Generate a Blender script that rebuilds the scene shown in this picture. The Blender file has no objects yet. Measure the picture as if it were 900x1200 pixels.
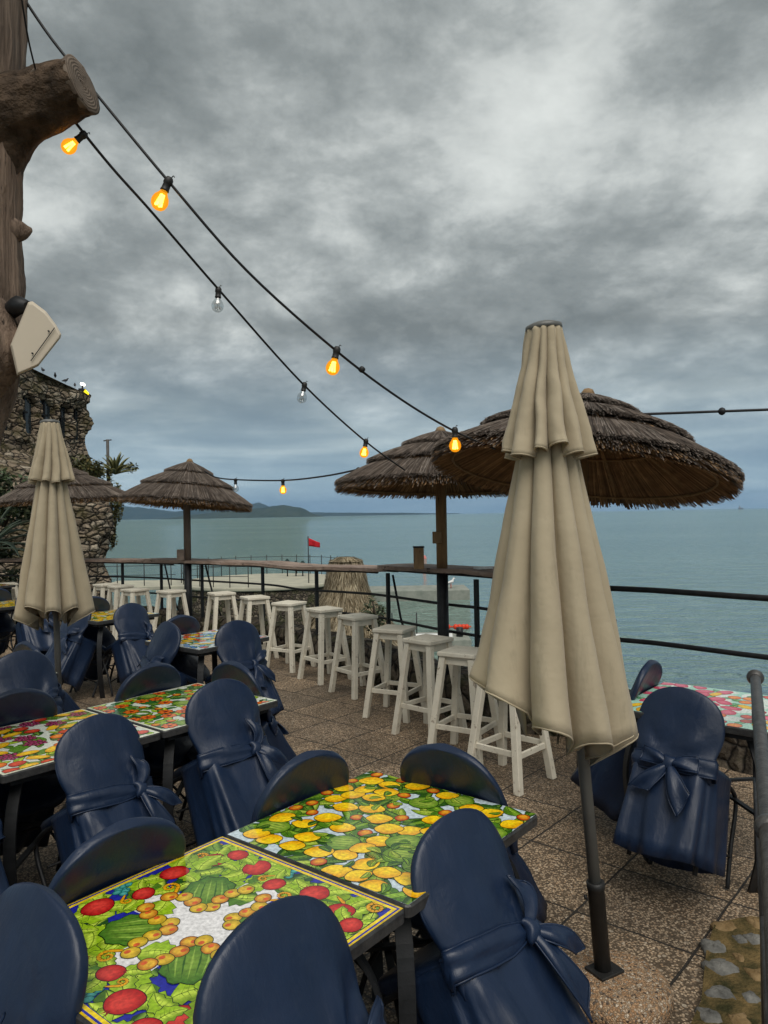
import bpy, math, random
from mathutils import Vector, Matrix, noise
R_ = math.radians
PI = math.pi
S = bpy.context.scene
C = S.collection
random.seed(7)

# ------------------------------------------------------------------ camera
HC = 1.70                       # eye height above the terrace
FPX = 26.0 / 36.0 * 1200.0
ROLL, PITCH = R_(1.0), 0.0037
Fv = Vector((0, math.cos(PITCH), math.sin(PITCH)))
Rv0 = Vector((1, 0, 0)); Uv0 = Rv0.cross(Fv)
Rv = Rv0 * math.cos(ROLL) - Uv0 * math.sin(ROLL)
Uv = Uv0 * math.cos(ROLL) + Rv0 * math.sin(ROLL)
cam = bpy.data.cameras.new('camera'); camo = bpy.data.objects.new('camera', cam); C.objects.link(camo)
M = Matrix.Identity(4)
for i, v in enumerate((Rv, Uv, -Fv)):
    for j in range(3): M[j][i] = v[j]
M[2][3] = HC
camo.matrix_world = M
cam.sensor_fit = 'VERTICAL'; cam.sensor_height = 36; cam.sensor_width = 27; cam.lens = 26
cam.clip_start = 0.05; cam.clip_end = 60000
S.camera = camo

def W(px, py, d):
    """world point seen at photo pixel (px, py) at distance d along +Y"""
    r = Fv + Rv * ((px - 450) / FPX) + Uv * ((600 - py) / FPX)
    return Vector((0, 0, HC)) + r * (d / r.y)

# ------------------------------------------------------------------ helpers
def lin(h):
    out = []
    for i in (0, 2, 4):
        c = int(h[i:i + 2], 16) / 255
        out.append(c / 12.92 if c <= 0.04045 else ((c + 0.055) / 1.055) ** 2.4)
    return tuple(out)

def tag(o, label=None, cat=None, group=None, kind=None):
    if label: o['label'] = label
    if cat: o['category'] = cat
    if group: o['group'] = group
    if kind: o['kind'] = kind
    return o

def thing(name, label, cat, loc=(0, 0, 0), rot=(0, 0, 0), group=None):
    o = bpy.data.objects.new(name, None); C.objects.link(o)
    o.location = loc; o.rotation_euler = rot; o.empty_display_size = .1
    return tag(o, label, cat, group)

def copy_tree(o, parent=None):
    c = o.copy(); C.objects.link(c)
    if parent: c.parent = parent
    for ch in list(o.children): copy_tree(ch, c)
    return c

class MB:
    def __init__(s): s.v = []; s.f = []; s.mi = []; s.sm = []; s.c = {}
    def add(s, vs, fs, mi=0, smooth=True, col=None):
        b = len(s.v); s.v += [Vector(p) for p in vs]
        for f in fs: s.f.append([i + b for i in f]); s.mi.append(mi); s.sm.append(smooth)
        if col is not None:
            if isinstance(col, list):
                for i, c in enumerate(col): s.c[b + i] = c
            else:
                for i in range(len(vs)): s.c[b + i] = col
        return b
    def box(s, c, size, M=None, mi=0, taper=1.0, col=None):
        x, y, z = (k / 2 for k in size); t = taper
        vs = [(-x, -y, -z), (x, -y, -z), (x, y, -z), (-x, y, -z), (-x*t, -y*t, z), (x*t, -y*t, z), (x*t, y*t, z), (-x*t, y*t, z)]
        vs = [Vector(v) for v in vs]
        if M is not None: vs = [M @ v for v in vs]
        vs = [v + Vector(c) for v in vs]
        s.add(vs, [(0, 3, 2, 1), (4, 5, 6, 7), (0, 1, 5, 4), (1, 2, 6, 5), (2, 3, 7, 6), (3, 0, 4, 7)], mi, False, col)
    def bar(s, a, b, w, h, mi=0, up=(0, 0, 1), col=None):
        """square bar from a to b, w across, h along 'up'"""
        a = Vector(a); b = Vector(b); d = (b - a); L = d.length; d.normalize()
        u = Vector(up); x = d.cross(u)
        if x.length < 1e-4: x = d.cross(Vector((0, 1, 0)))
        x.normalize(); u = x.cross(d)
        vs = []
        for p in (a, b):
            for sx, su in ((-1, -1), (1, -1), (1, 1), (-1, 1)): vs.append(p + x * sx * w / 2 + u * su * h / 2)
        s.add(vs, [(0, 3, 2, 1), (4, 5, 6, 7), (0, 1, 5, 4), (1, 2, 6, 5), (2, 3, 7, 6), (3, 0, 4, 7)], mi, False, col)
    def loft(s, rings, mi=0, cap0=False, cap1=False, smooth=True, closed=True, cols=None):
        n = len(rings[0]); vs = [p for r in rings for p in r]; fs = []
        for k in range(len(rings) - 1):
            for i in range(n if closed else n - 1):
                j = (i + 1) % n
                fs.append((k*n + i, k*n + j, (k+1)*n + j, (k+1)*n + i))
        b = s.add(vs, fs, mi, smooth, cols)
        if cap0: s.f.append([b + i for i in reversed(range(n))]); s.mi.append(mi); s.sm.append(False)
        if cap1: s.f.append([b + (len(rings)-1)*n + i for i in range(n)]); s.mi.append(mi); s.sm.append(False)
    def tube(s, pts, rad, n=10, mi=0, caps=True, smooth=True, col=None, jit=None, flat=None):
        pts = [Vector(p) for p in pts]
        if not isinstance(rad, (list, tuple)): rad = [rad] * len(pts)
        rings = []; prev = None
        for i, p in enumerate(pts):
            t = (pts[min(i+1, len(pts)-1)] - pts[max(i-1, 0)]).normalized()
            if prev is None:
                x = t.cross(Vector((0, 0, 1)))
                if x.length < 1e-3: x = t.cross(Vector((0, 1, 0)))
                x.normalize()
            else:
                x = prev - t * prev.dot(t); x.normalize()
            prev = x; y = t.cross(x)
            rg = []
            for k in range(n):
                a = 2*PI*k/n + (PI/n if n == 4 else 0); r = rad[i]
                if jit: r *= jit(i, k, a)
                rg.append(p + x*math.cos(a)*r + y*math.sin(a)*r*(flat or 1))
            rings.append(rg)
        s.loft(rings, mi, caps, caps, smooth, cols=([col]*(n*len(pts)) if col is not None else None))
    def lathe(s, prof, n=24, M=None, mi=0, smooth=True):
        rings = []
        for r, z in prof:
            rg = [Vector((r*math.cos(2*PI*k/n), r*math.sin(2*PI*k/n), z)) for k in range(n)]
            rings.append([M @ p for p in rg] if M is not None else rg)
        s.loft(rings, mi, True, True, smooth)
    def build(s, name, mats, parent=None, world=False, bevel=0, subsurf=0, solid=0, org=None, seg=2):
        me = bpy.data.meshes.new(name)
        off = Vector((0, 0, 0))
        if world and parent is not None: off = parent.location.copy()
        if org is not None: off = Vector(org)
        me.from_pydata([tuple(v - off) for v in s.v], [], s.f)
        if not isinstance(mats, (list, tuple)): mats = [mats]
        for m in mats: me.materials.append(m)
        me.polygons.foreach_set('material_index', s.mi)
        me.polygons.foreach_set('use_smooth', s.sm)
        if s.c:
            at = me.color_attributes.new('Col', 'FLOAT_COLOR', 'POINT')
            buf = []
            for i in range(len(s.v)):
                c = s.c.get(i, (.5, .5, .5)); buf += [c[0], c[1], c[2], 1.0]
            at.data.foreach_set('color', buf)
        me.update()
        o = bpy.data.objects.new(name, me); C.objects.link(o)
        if org is not None: o.location = off
        if parent is not None: o.parent = parent
        if solid:
            m = o.modifiers.new('s', 'SOLIDIFY'); m.thickness = solid; m.offset = 0
        if bevel:
            m = o.modifiers.new('b', 'BEVEL'); m.width = bevel; m.segments = seg; m.limit_method = 'ANGLE'; m.angle_limit = R_(40)
        if subsurf:
            m = o.modifiers.new('u', 'SUBSURF'); m.levels = subsurf; m.render_levels = subsurf
        return o

def fbm(p, o=4):
    return noise.fractal(Vector(p), 1.0, 2.0, o)

# ------------------------------------------------------------------ materials
class NT:
    def __init__(s, name):
        s.m = bpy.data.materials.new(name); s.m.use_nodes = True
        s.t = s.m.node_tree; s.t.nodes.clear()
        s.out = s.n('ShaderNodeOutputMaterial')
    def n(s, ty, **kw):
        x = s.t.nodes.new(ty)
        for k, v in kw.items():
            if k in x.inputs.keys() if isinstance(k, str) else False: x.inputs[k].default_value = v
            else: setattr(x, k, v)
        return x
    def l(s, a, b): s.t.links.new(a, b)
    def coord(s, kind='Object', scale=None, rot=None):
        c = s.n('ShaderNodeTexCoord'); o = c.outputs[kind]
        if scale or rot:
            m = s.n('ShaderNodeMapping'); s.l(o, m.inputs['Vector'])
            if scale: m.inputs['Scale'].default_value = scale
            if rot: m.inputs['Rotation'].default_value = rot
            o = m.outputs[0]
        return o
    def noise(s, vec, scale, detail=4, rough=.55, dist=0):
        x = s.n('ShaderNodeTexNoise'); s.l(vec, x.inputs['Vector'])
        x.inputs['Scale'].default_value = scale; x.inputs['Detail'].default_value = detail
        x.inputs['Roughness'].default_value = rough; x.inputs['Distortion'].default_value = dist
        return x.outputs['Fac']
    def vor(s, vec, scale, feature='F1', out='Color', rnd=1.0):
        x = s.n('ShaderNodeTexVoronoi'); x.feature = feature; s.l(vec, x.inputs['Vector'])
        x.inputs['Scale'].default_value = scale; x.inputs['Randomness'].default_value = rnd
        return x.outputs[out]
    def ramp(s, fac, stops, interp='LINEAR'):
        r = s.n('ShaderNodeValToRGB'); r.color_ramp.interpolation = interp
        e = r.color_ramp.elements
        while len(e) < len(stops): e.new(.5)
        for i, (p, c) in enumerate(stops):
            e[i].position = p
            e[i].color = (c, c, c, 1) if isinstance(c, (int, float)) else (*c, 1)
        s.l(fac, r.inputs[0]); return r.outputs[0]
    def mix(s, fac, a, b, blend='MIX'):
        x = s.n('ShaderNodeMix'); x.data_type = 'RGBA'; x.blend_type = blend
        for k, v in ((0, fac), (6, a), (7, b)):
            if hasattr(v, 'is_linked'): s.l(v, x.inputs[k])
            elif isinstance(v, (int, float)): x.inputs[k].default_value = v if k == 0 else (v, v, v, 1)
            else: x.inputs[k].default_value = (*v, 1)
        return x.outputs[2]
    def math(s, op, a, b=0.0, c=None):
        x = s.n('ShaderNodeMath'); x.operation = op
        for k, v in ((0, a), (1, b), (2, c)):
            if v is None: continue
            if hasattr(v, 'is_linked'): s.l(v, x.inputs[k])
            else: x.inputs[k].default_value = v
        return x.outputs[0]
    def bump(s, h, strength=.5, dist=.01, normal=None):
        b = s.n('ShaderNodeBump'); b.inputs['Strength'].default_value = strength; b.inputs['Distance'].default_value = dist
        s.l(h, b.inputs['Height'])
        if normal is not None: s.l(normal, b.inputs['Normal'])
        return b.outputs[0]
    def bsdf(s, col, rough=.6, spec=.5, metal=0, normal=None, coat=0, coat_rough=.1, sheen=0):
        p = s.n('ShaderNodeBsdfPrincipled')
        for k, v in (('Base Color', col), ('Roughness', rough), ('Specular IOR Level', spec), ('Metallic', metal), ('Coat Weight', coat), ('Coat Roughness', coat_rough), ('Sheen Weight', sheen)):
            if hasattr(v, 'is_linked'): s.l(v, p.inputs[k])
            elif k == 'Base Color': p.inputs[k].default_value = (*v, 1)
            else: p.inputs[k].default_value = v
        if normal is not None: s.l(normal, p.inputs['Normal'])
        s.p = p
        s.l(p.outputs[0], s.out.inputs[0]); return s.m

def simple(name, c1, c2, scale=8, rough=.6, spec=.4, bscale=40, bstr=.3, bdist=.003, metal=0, coat=0, stretch=None, lo=.35, hi=.65):
    t = NT(name); v = t.coord('Object', scale=stretch)
    f = t.ramp(t.noise(v, scale, 5, .6), [(lo, 0.0), (hi, 1.0)])
    col = t.mix(f, c1, c2)
    nrm = t.bump(t.noise(v, bscale, 4, .6), bstr, bdist) if bstr else None
    return t.bsdf(col, rough, spec, metal, nrm, coat)

def m_attr(name, rough=.6, spec=.4, bscale=60, bstr=.3, bdist=.002, coat=0, var=.25, vscale=30, stretch=None):
    t = NT(name); v = t.coord('Object', scale=stretch)
    a = t.n('ShaderNodeAttribute'); a.attribute_name = 'Col'
    f = t.ramp(t.noise(v, vscale, 4, .6), [(.3, 1 - var), (.7, 1 + var * .8)])
    col = t.mix(1.0, a.outputs['Color'], f, 'MULTIPLY')
    nrm = t.bump(t.noise(v, bscale, 3), bstr, bdist) if bstr else None
    return t.bsdf(col, rough, spec, 0, nrm, coat, .05)

# pavers of exposed aggregate
def mk_pavers():
    t = NT('washed_aggregate_pavers'); v = t.coord('Object'); vr = t.coord('Object', rot=(0, 0, R_(-49.5)))
    vc = t.vor(v, 105, 'F1', 'Color'); sep = t.n('ShaderNodeSeparateColor'); t.l(vc, sep.inputs[0])
    peb = t.ramp(sep.outputs[0], [(0, (.08, .065, .05)), (.22, (.24, .195, .15)), (.5, (.44, .365, .28)), (.72, (.57, .48, .375)), (.9, (.38, .27, .18)), (1, (.68, .61, .52))])
    vd = t.vor(v, 105, 'F1', 'Distance')
    gap = t.ramp(vd, [(.35, 0.0), (.62, 1.0)])
    col = t.mix(gap, peb, (.105, .084, .062))
    vc2 = t.vor(v, 46, 'F1', 'Color'); s2 = t.n('ShaderNodeSeparateColor'); t.l(vc2, s2.inputs[0])
    big = t.ramp(s2.outputs[1], [(.80, 0.0), (.83, 1.0)], 'CONSTANT')
    bigc = t.ramp(s2.outputs[0], [(0, (.05, .045, .04)), (.5, (.3, .26, .21)), (1, (.5, .46, .4))])
    bd = t.ramp(t.vor(v, 46, 'F1', 'Distance'), [(.33, 1.0), (.4, 0.0)])
    col = t.mix(t.math('MULTIPLY', big, bd), col, bigc)
    stain = t.ramp(t.noise(v, 1.6, 5, .6), [(.3, .6), (.6, 1.1)])
    col = t.mix(1.0, col, stain, 'MULTIPLY')
    stain2 = t.ramp(t.noise(v, 6, 5, .65), [(.3, .75), (.65, 1.1)])
    col = t.mix(1.0, col, stain2, 'MULTIPLY')
    wob = t.n('ShaderNodeMixRGB'); wob.blend_type = 'ADD'; wob.inputs[0].default_value = .012
    nz = t.n('ShaderNodeTexNoise'); nz.inputs['Scale'].default_value = 9; t.l(vr, nz.inputs['Vector'])
    t.l(vr, wob.inputs[1]); t.l(nz.outputs['Color'], wob.inputs[2])
    br = t.n('ShaderNodeTexBrick'); t.l(wob.outputs[0], br.inputs['Vector']); br.offset = 0.0; br.squash = 1
    br.inputs['Scale'].default_value = 1.0; br.inputs['Brick Width'].default_value = .485; br.inputs['Row Height'].default_value = .485
    br.inputs['Mortar Size'].default_value = .0058; br.inputs['Mortar Smooth'].default_value = .3; br.inputs['Bias'].default_value = 0
    br.inputs['Color1'].default_value = (.8, .8, .8, 1); br.inputs['Color2'].default_value = (1.12, 1.08, 1.02, 1); br.inputs['Mortar'].default_value = (.9, .9, .9, 1)
    col = t.mix(1.0, col, br.outputs['Color'], 'MULTIPLY')
    col = t.mix(1.0, col, (.97, .89, .80), 'MULTIPLY')
    col = t.mix(br.outputs['Fac'], col, (.028, .024, .02))
    h = t.math('SUBTRACT', t.math('MULTIPLY', vd, -.7), t.math('MULTIPLY', br.outputs['Fac'], 2.0))
    return t.bsdf(col, .62, .35, 0, t.bump(h, .9, .004))

def mk_stone(name, scale, cols, gapc, bd=.03, rough=.85, moss=None, yscale=1.0):
    t = NT(name); v0 = t.coord('Object', scale=(1, 1, yscale))
    add = t.n('ShaderNodeMixRGB'); add.blend_type = 'ADD'; add.inputs[0].default_value = .35 / scale * 2
    nz = t.n('ShaderNodeTexNoise'); nz.inputs['Scale'].default_value = scale * .9; nz.inputs['Detail'].default_value = 3; t.l(v0, nz.inputs['Vector'])
    t.l(v0, add.inputs[1]); t.l(nz.outputs['Color'], add.inputs[2]); v = add.outputs[0]
    sep = t.n('ShaderNodeSeparateColor'); t.l(t.vor(v, scale, 'F1', 'Color'), sep.inputs[0])
    n = len(cols)
    col = t.ramp(sep.outputs[0], [(i / max(n - 1, 1), c) for i, c in enumerate(cols)])
    col = t.mix(1.0, col, t.ramp(t.noise(v0, scale * 5, 5, .65), [(.25, .5), (.7, 1.25)]), 'MULTIPLY')
    e = t.vor(v, scale, 'DISTANCE_TO_EDGE', 'Distance')
    g = t.ramp(e, [(.02, 1.0), (.11, 0.0)])
    col = t.mix(g, col, gapc)
    if moss:
        mf = t.ramp(t.noise(v0, scale * .45, 5, .65), [(.48, 0.0), (.62, 1.0)])
        col = t.mix(t.math('MULTIPLY', mf, .75), col, moss)
    h = t.math('ADD', t.ramp(e, [(0, 0.0), (.25, 1.0)]), t.math('MULTIPLY', t.noise(v0, scale * 6, 5, .7), .6))
    return t.bsdf(col, rough, .25, 0, t.bump(h, 1.0, bd))

def mk_cover():
    t = NT('navy_leatherette'); v = t.coord('Object')
    oi = t.n('ShaderNodeObjectInfo')
    base = t.mix(t.ramp(t.noise(v, 7, 4), [(.3, 0.0), (.7, 1.0)]), (.0050, .0142, .0390), (.0080, .0200, .053))
    base = t.mix(t.math('MULTIPLY', oi.outputs['Random'], .22), base, (.012, .019, .036))
    d = t.ramp(t.noise(v, 16, 5, .7), [(.55, 0.0), (.8, .25)])
    base = t.mix(d, base, (.03, .042, .065))
    w = t.noise(t.coord('Object', scale=(1, 1, .5)), 13, 3, .5, 1.2)
    b1 = t.bump(w, .28, .012)
    b1 = t.bump(t.noise(t.coord('Object', scale=(1, 1, .35)), 55, 5, .6, .8), .22, .004, b1)
    b2 = t.bump(t.noise(v, 420, 2), .2, .001, b1)
    rg = t.ramp(t.noise(v, 11, 4), [(.3, .33), (.7, .50)])
    return t.bsdf(base, rg, .42, 0, b2)

def mk_canvas():
    t = NT('taupe_canvas'); v = t.coord('Object')
    base = t.mix(t.ramp(t.noise(v, 3, 5), [(.3, 0.0), (.7, 1.0)]), (.425, .355, .245), (.50, .425, .30))
    vs = t.coord('Object', scale=(1, 1, .18))
    st = t.ramp(t.noise(vs, 16, 5, .7), [(.58, 0.0), (.74, .28)])
    base = t.mix(st, base, (.15, .13, .09))
    b = t.bump(t.noise(v, 14, 3), .35, .012)
    b = t.bump(t.noise(v, 500, 2), .2, .001, b)
    m = t.bsdf(base, .85, .2, 0, b, sheen=.15)
    # cloth lets a little light through
    tr = t.n('ShaderNodeBsdfTranslucent'); t.l(base, tr.inputs[0])
    mx = t.n('ShaderNodeMixShader'); mx.inputs[0].default_value = .16
    t.l(t.p.outputs[0], mx.inputs[1]); t.l(tr.outputs[0], mx.inputs[2]); t.l(mx.outputs[0], t.out.inputs[0])
    return m

def mk_paintwood():
    t = NT('chipped_white_paint'); v = t.coord('Object')
    oi = t.n('ShaderNodeObjectInfo')
    vv = t.n('ShaderNodeVectorMath'); vv.operation = 'ADD'; t.l(v, vv.inputs[0]); t.l(oi.outputs['Location'], vv.inputs[1]); v = vv.outputs[0]
    base = t.mix(t.ramp(t.noise(v, 9, 5), [(.3, 0.0), (.7, 1.0)]), (.62, .57, .465), (.74, .695, .58))
    chips = t.ramp(t.noise(v, 26, 8, .72), [(.605, 0.0), (.635, .8)])
    base = t.mix(chips, base, (.27, .21, .15))
    grime = t.ramp(t.noise(v, 5, 6, .7), [(.45, 0.0), (.8, .22)])
    base = t.mix(grime, base, (.40, .35, .27))
    h = t.math('SUBTRACT', t.noise(v, 90, 3), t.math('MULTIPLY', chips, 1.0))
    return t.bsdf(base, .6, .35, 0, t.bump(h, .5, .0025))

def mk_wood(name, c1, c2, sc=(1, 1, 1), scale=14, rough=.75, bd=.012):
    t = NT(name); v = t.coord('Object', scale=sc)
    f = t.noise(v, scale, 7, .65, .6)
    col = t.ramp(f, [(.25, c1), (.7, c2)])
    crack = t.ramp(t.noise(v, scale * 2.2, 6, .7, .4), [(.62, 0.0), (.68, .85)])
    col = t.mix(crack, col, tuple(x * .25 for x in c1))
    h = t.math('SUBTRACT', f, t.math('MULTIPLY', crack, .8))
    return t.bsdf(col, rough, .3, 0, t.bump(h, .9, bd))

def mk_water():
    t = NT('sea_water'); v = t.coord('Object')
    v2 = t.coord('Object', scale=(.45, 1, 1), rot=(0, 0, R_(12)))
    a = t.noise(v2, .42, 6, .6, .6); b = t.noise(v2, 2.3, 4, .6, .3); c = t.noise(v, .06, 3)
    rd = t.noise(t.coord('Object', scale=(.38, 1, 1), rot=(0, 0, R_(-8))), .75, 5, .6, .4); rd = t.math('SUBTRACT', 1.0, t.math('ABSOLUTE', t.math('SUBTRACT', t.math('MULTIPLY', rd, 2.0), 1.0)))
    rd = t.math('POWER', rd, 3.0)
    h = t.math('ADD', t.math('ADD', t.math('MULTIPLY', a, .8), t.math('MULTIPLY', b, .26)), t.math('MULTIPLY', rd, .34))
    f = t.ramp(t.noise(t.coord('Object', scale=(.35, 1, 1)), .02, 5, .6), [(.35, 0.0), (.65, 1.0)])
    col = t.mix(f, (.15, .25, .215), (.20, .315, .27))
    return t.bsdf(col, .04, .5, 0, t.bump(h, 1.0, 2.4))

def mk_bulb(on):
    t = NT('amber_bulb_glass' if on else 'clear_bulb_glass')
    tr = t.n('ShaderNodeBsdfTransparent'); gl = t.n('ShaderNodeBsdfGlossy'); gl.inputs['Roughness'].default_value = .05
    mx = t.n('ShaderNodeMixShader')
    if on:
        em = t.n('ShaderNodeEmission'); em.inputs[0].default_value = (1, .40, .012, 1); em.inputs[1].default_value = .75
        tr.inputs[0].default_value = (1, .62, .2, 1)
        mx.inputs[0].default_value = .42; t.l(tr.outputs[0], mx.inputs[1]); t.l(em.outputs[0], mx.inputs[2])
    else:
        tr.inputs[0].default_value = (.86, .88, .88, 1)
        mx.inputs[0].default_value = .22; t.l(tr.outputs[0], mx.inputs[1]); t.l(gl.outputs[0], mx.inputs[2])
    t.l(mx.outputs[0], t.out.inputs[0]); return t.m

def mk_emit(name, col, s):
    t = NT(name); em = t.n('ShaderNodeEmission'); em.inputs[0].default_value = (*col, 1); em.inputs[1].default_value = s
    t.l(em.outputs[0], t.out.inputs[0]); return t.m

PAVE = mk_pavers()
COVER = mk_cover(); CANVAS = mk_canvas(); PAINT = mk_paintwood(); WATER = mk_water()
CASTLE = mk_stone('rubble_stone', 5.2, [(.17, .13, .09), (.46, .36, .26), (.27, .21, .15), (.60, .51, .39), (.36, .27, .19)], (.018, .014, .011), .12, moss=(.10, .085, .03), yscale=1.7)
ROCKW = mk_stone('dry_stone', 7, [(.05, .04, .032), (.16, .13, .095), (.09, .072, .055), (.24, .20, .15)], (.015, .012, .01), .05, moss=(.055, .06, .022))
ROCK = mk_stone('shore_rock', 1.6, [(.05, .042, .036), (.12, .10, .08), (.08, .065, .05)], (.02, .016, .013), .15, moss=(.045, .045, .025))
CONC = simple('pale_concrete', (.34, .33, .27), (.46, .44, .34), 1.5, .85, .2, 30, .3, .01)
CONC_W = simple('wet_concrete', (.20, .22, .19), (.30, .31, .27), 2, .8, .3, 30, .3, .01)
IRON = simple('black_iron', (.008, .009, .010), (.017, .018, .020), 18, .52, .32, 120, .35, .0015)
IRON_GREY = simple('worn_grey_iron', (.045, .043, .042), (.10, .095, .09), 30, .45, .5, 90, .7, .003, metal=.35)
POLE_GREY = simple('grey_pole_paint', (.10, .10, .095), (.14, .14, .13), 6, .45, .5, 200, .1, .001)
SLEEVE = simple('black_sleeve', (.012, .012, .012), (.022, .021, .02), 20, .5, .4, 150, .3, .001)
POLE_WOOD = mk_wood('umbrella_pole_wood', (.14, .08, .035), (.30, .18, .08), (1, 1, .12), 22)
PLANK = mk_wood('weathered_planks', (.13, .095, .075), (.30, .235, .19), (.25, 1, 1), 20)
TRUNKW = mk_wood('dead_trunk_wood', (.06, .036, .025), (.36, .262, .195), (1, 1, .06), 34, .85, .06)
CUTW = mk_wood('sawn_end_wood', (.07, .052, .04), (.17, .13, .10), (1, 1, 1), 40)
THATCH = m_attr('reed_thatch', .85, .2, 120, .5, .004, var=.35, vscale=9)
STRAW = m_attr('dry_straw', .9, .15, 80, .6, .01, var=.35, vscale=5)
CREAM = simple('cream_plastic', (.50, .43, .335), (.54, .47, .37), 3, .45, .4, 200, .1, .001)
TILES = m_attr('painted_majolica', .14, .5, 5, .3, .003, var=.34, vscale=85, coat=.12)
LAVA = simple('dark_lava_stone', (.020, .020, .021), (.045, .044, .043), 40, .45, .5, 150, .5, .002)
GRANITE = mk_stone('pebble_cast_base', 120, [(.46, .25, .12), (.62, .44, .28), (.05, .035, .03), (.72, .6, .46), (.40, .23, .12), (.6, .36, .2)], (.26, .17, .10), .003, .6)
RED = simple('red_cloth', (.45, .012, .02), (.55, .02, .03), 10, .7, .2, 30, .2, .004)
ORANGE = simple('orange_float', (.62, .04, .012), (.72, .07, .02), 10, .45, .4, 30, .1, .004)
WHITE = simple('white_plastic', (.70, .70, .68), (.78, .78, .76), 5, .5, .4, 60, .1, .002)
GLASS_DK = simple('dark_window_glass', (.012, .018, .022), (.02, .028, .034), 3, .06, .6, 5, .1, .004)
LEAF = m_attr('agave_leaf', .5, .4, 50, .3, .003, var=.25, vscale=14)
FEATHER = simple('dark_feathers', (.03, .03, .034), (.06, .06, .066), 30, .7, .2, 60, .2, .002)
FEATHER_W = simple('white_feathers', (.62, .62, .60), (.74, .74, .72), 30, .7, .2, 60, .2, .002)
HILL = simple('wooded_hill', (.035, .05, .03), (.06, .075, .045), .01, .95, .1, .05, .2, 2)
AMBER = mk_bulb(True); CLEAR = mk_bulb(False)
FIL = mk_emit('glowing_filament', (1, .72, .22), 14)
FIL_OFF = simple('cold_filament', (.3, .25, .2), (.4, .35, .3), 10, .4, .5, 10, 0)
def mk_glow():
    t = NT('bulb_inner_glow'); tr = t.n('ShaderNodeBsdfTransparent'); em = t.n('ShaderNodeEmission'); em.inputs[0].default_value = (1, .55, .04, 1); em.inputs[1].default_value = .8
    mx = t.n('ShaderNodeMixShader'); mx.inputs[0].default_value = .30; t.l(tr.outputs[0], mx.inputs[1]); t.l(em.outputs[0], mx.inputs[2]); t.l(mx.outputs[0], t.out.inputs[0]); return t.m
GLOW = mk_glow()
LAMPW = mk_emit('white_lamp', (1, .93, .75), 5); EDGE_GLOW = mk_emit('lamplit_edge_glow', (1, .72, .02), 1.1)
BOXW = mk_wood('box_wood', (.16, .10, .05), (.32, .21, .11), (1, 1, .3), 16)
DKGREEN = simple('dark_green_canvas', (.012, .03, .03), (.02, .045, .045), 5, .8, .2, 40, .2, .004)
# ------------------------------------------------------------------ sky, sun
SUN_EL, SUN_AZ = 56, 165          # degrees; azimuth clockwise from +Y (behind the camera, to the right)
def make_world():
    w = bpy.data.worlds.new('World'); S.world = w; w.use_nodes = True
    t = w.node_tree; t.nodes.clear()
    n = t.nodes.new; l = t.links.new
    class Q(NT):
        def __init__(s): s.t = t
    q = Q()
    out = n('ShaderNodeOutputWorld'); bg = n('ShaderNodeBackground')
    tc = n('ShaderNodeTexCoord'); g = tc.outputs['Generated']
    sp = n('ShaderNodeSeparateXYZ'); l(g, sp.inputs[0])
    z = q.math('MAXIMUM', sp.outputs[2], 0.0)
    den = q.math('ADD', z, .34)
    cx = q.math('DIVIDE', sp.outputs[0], den); cy = q.math('DIVIDE', sp.outputs[1], den)
    cb = n('ShaderNodeCombineXYZ'); l(cx, cb.inputs[0]); l(cy, cb.inputs[1]); cb.inputs[2].default_value = 3.7
    vec = cb.outputs[0]
    big = q.noise(vec, 1.3, 9, .62, .2)
    mp = n('ShaderNodeMapping'); l(vec, mp.inputs[0]); mp.inputs['Location'].default_value = (4.2, 1.3, 0)
    mid = q.noise(mp.outputs[0], 3.6, 9, .64, .2)
    bl = q.noise(mp.outputs[0], 1.9, 7, .58, .1); bl = q.math('ABSOLUTE', q.math('SUBTRACT', q.math('MULTIPLY', bl, 2.0), 1.0))
    f = q.math('ADD', q.math('MULTIPLY', big, .62), q.math('MULTIPLY', mid, .38))
    f = q.math('ADD', q.math('SUBTRACT', f, .055), q.math('MULTIPLY', bl, .34))
    cloud = q.ramp(f, [(.36, (.115, .124, .121)), (.45, (.172, .182, .177)), (.51, (.245, .255, .247)), (.575, (.36, .366, .352)), (.68, (.47, .472, .452))])
    # elevation: slate blue at the horizon, grey above
    band = q.noise(n_map(t, g, (1.2, 1.2, 9)), 2.0, 5, .55, .4)
    hz = q.ramp(band, [(.35, (.125, .19, .25)), (.52, (.19, .26, .31)), (.72, (.36, .42, .44))])
    k = q.ramp(z, [(0.0, 1.0), (.05, .85), (.15, .35), (.24, 0.0)])
    c1 = q.mix(k, cloud, hz)
    up = q.ramp(z, [(.08, 1.0), (.5, .90)])
    c1 = q.mix(1.0, c1, up, 'MULTIPLY')
    sky = n('ShaderNodeTexSky'); sky.sky_type = 'NISHITA'; sky.sun_disc = False
    sky.sun_elevation = R_(SUN_EL); sky.sun_rotation = R_(SUN_AZ)
    sk = n('ShaderNodeVectorMath'); sk.operation = 'SCALE'; sk.inputs['Scale'].default_value = .06; l(sky.outputs[0], sk.inputs[0])
    c1 = q.mix(1.0, c1, (.965, 1.0, 1.005), 'MULTIPLY')
    c2 = q.mix(.05, c1, sk.outputs[0])
    l(c2, bg.inputs[0]); bg.inputs[1].default_value = 1.0
    l(bg.outputs[0], out.inputs[0])
def n_map(t, vec, sc):
    m = t.nodes.new('ShaderNodeMapping'); m.inputs['Scale'].default_value = sc; t.links.new(vec, m.inputs[0]); return m.outputs[0]
make_world()
sl = bpy.data.lights.new('sun', 'SUN'); sl.energy = 1.4; sl.angle = R_(48); sl.color = (1, .955, .88)
so = bpy.data.objects.new('sun', sl); C.objects.link(so)
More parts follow.
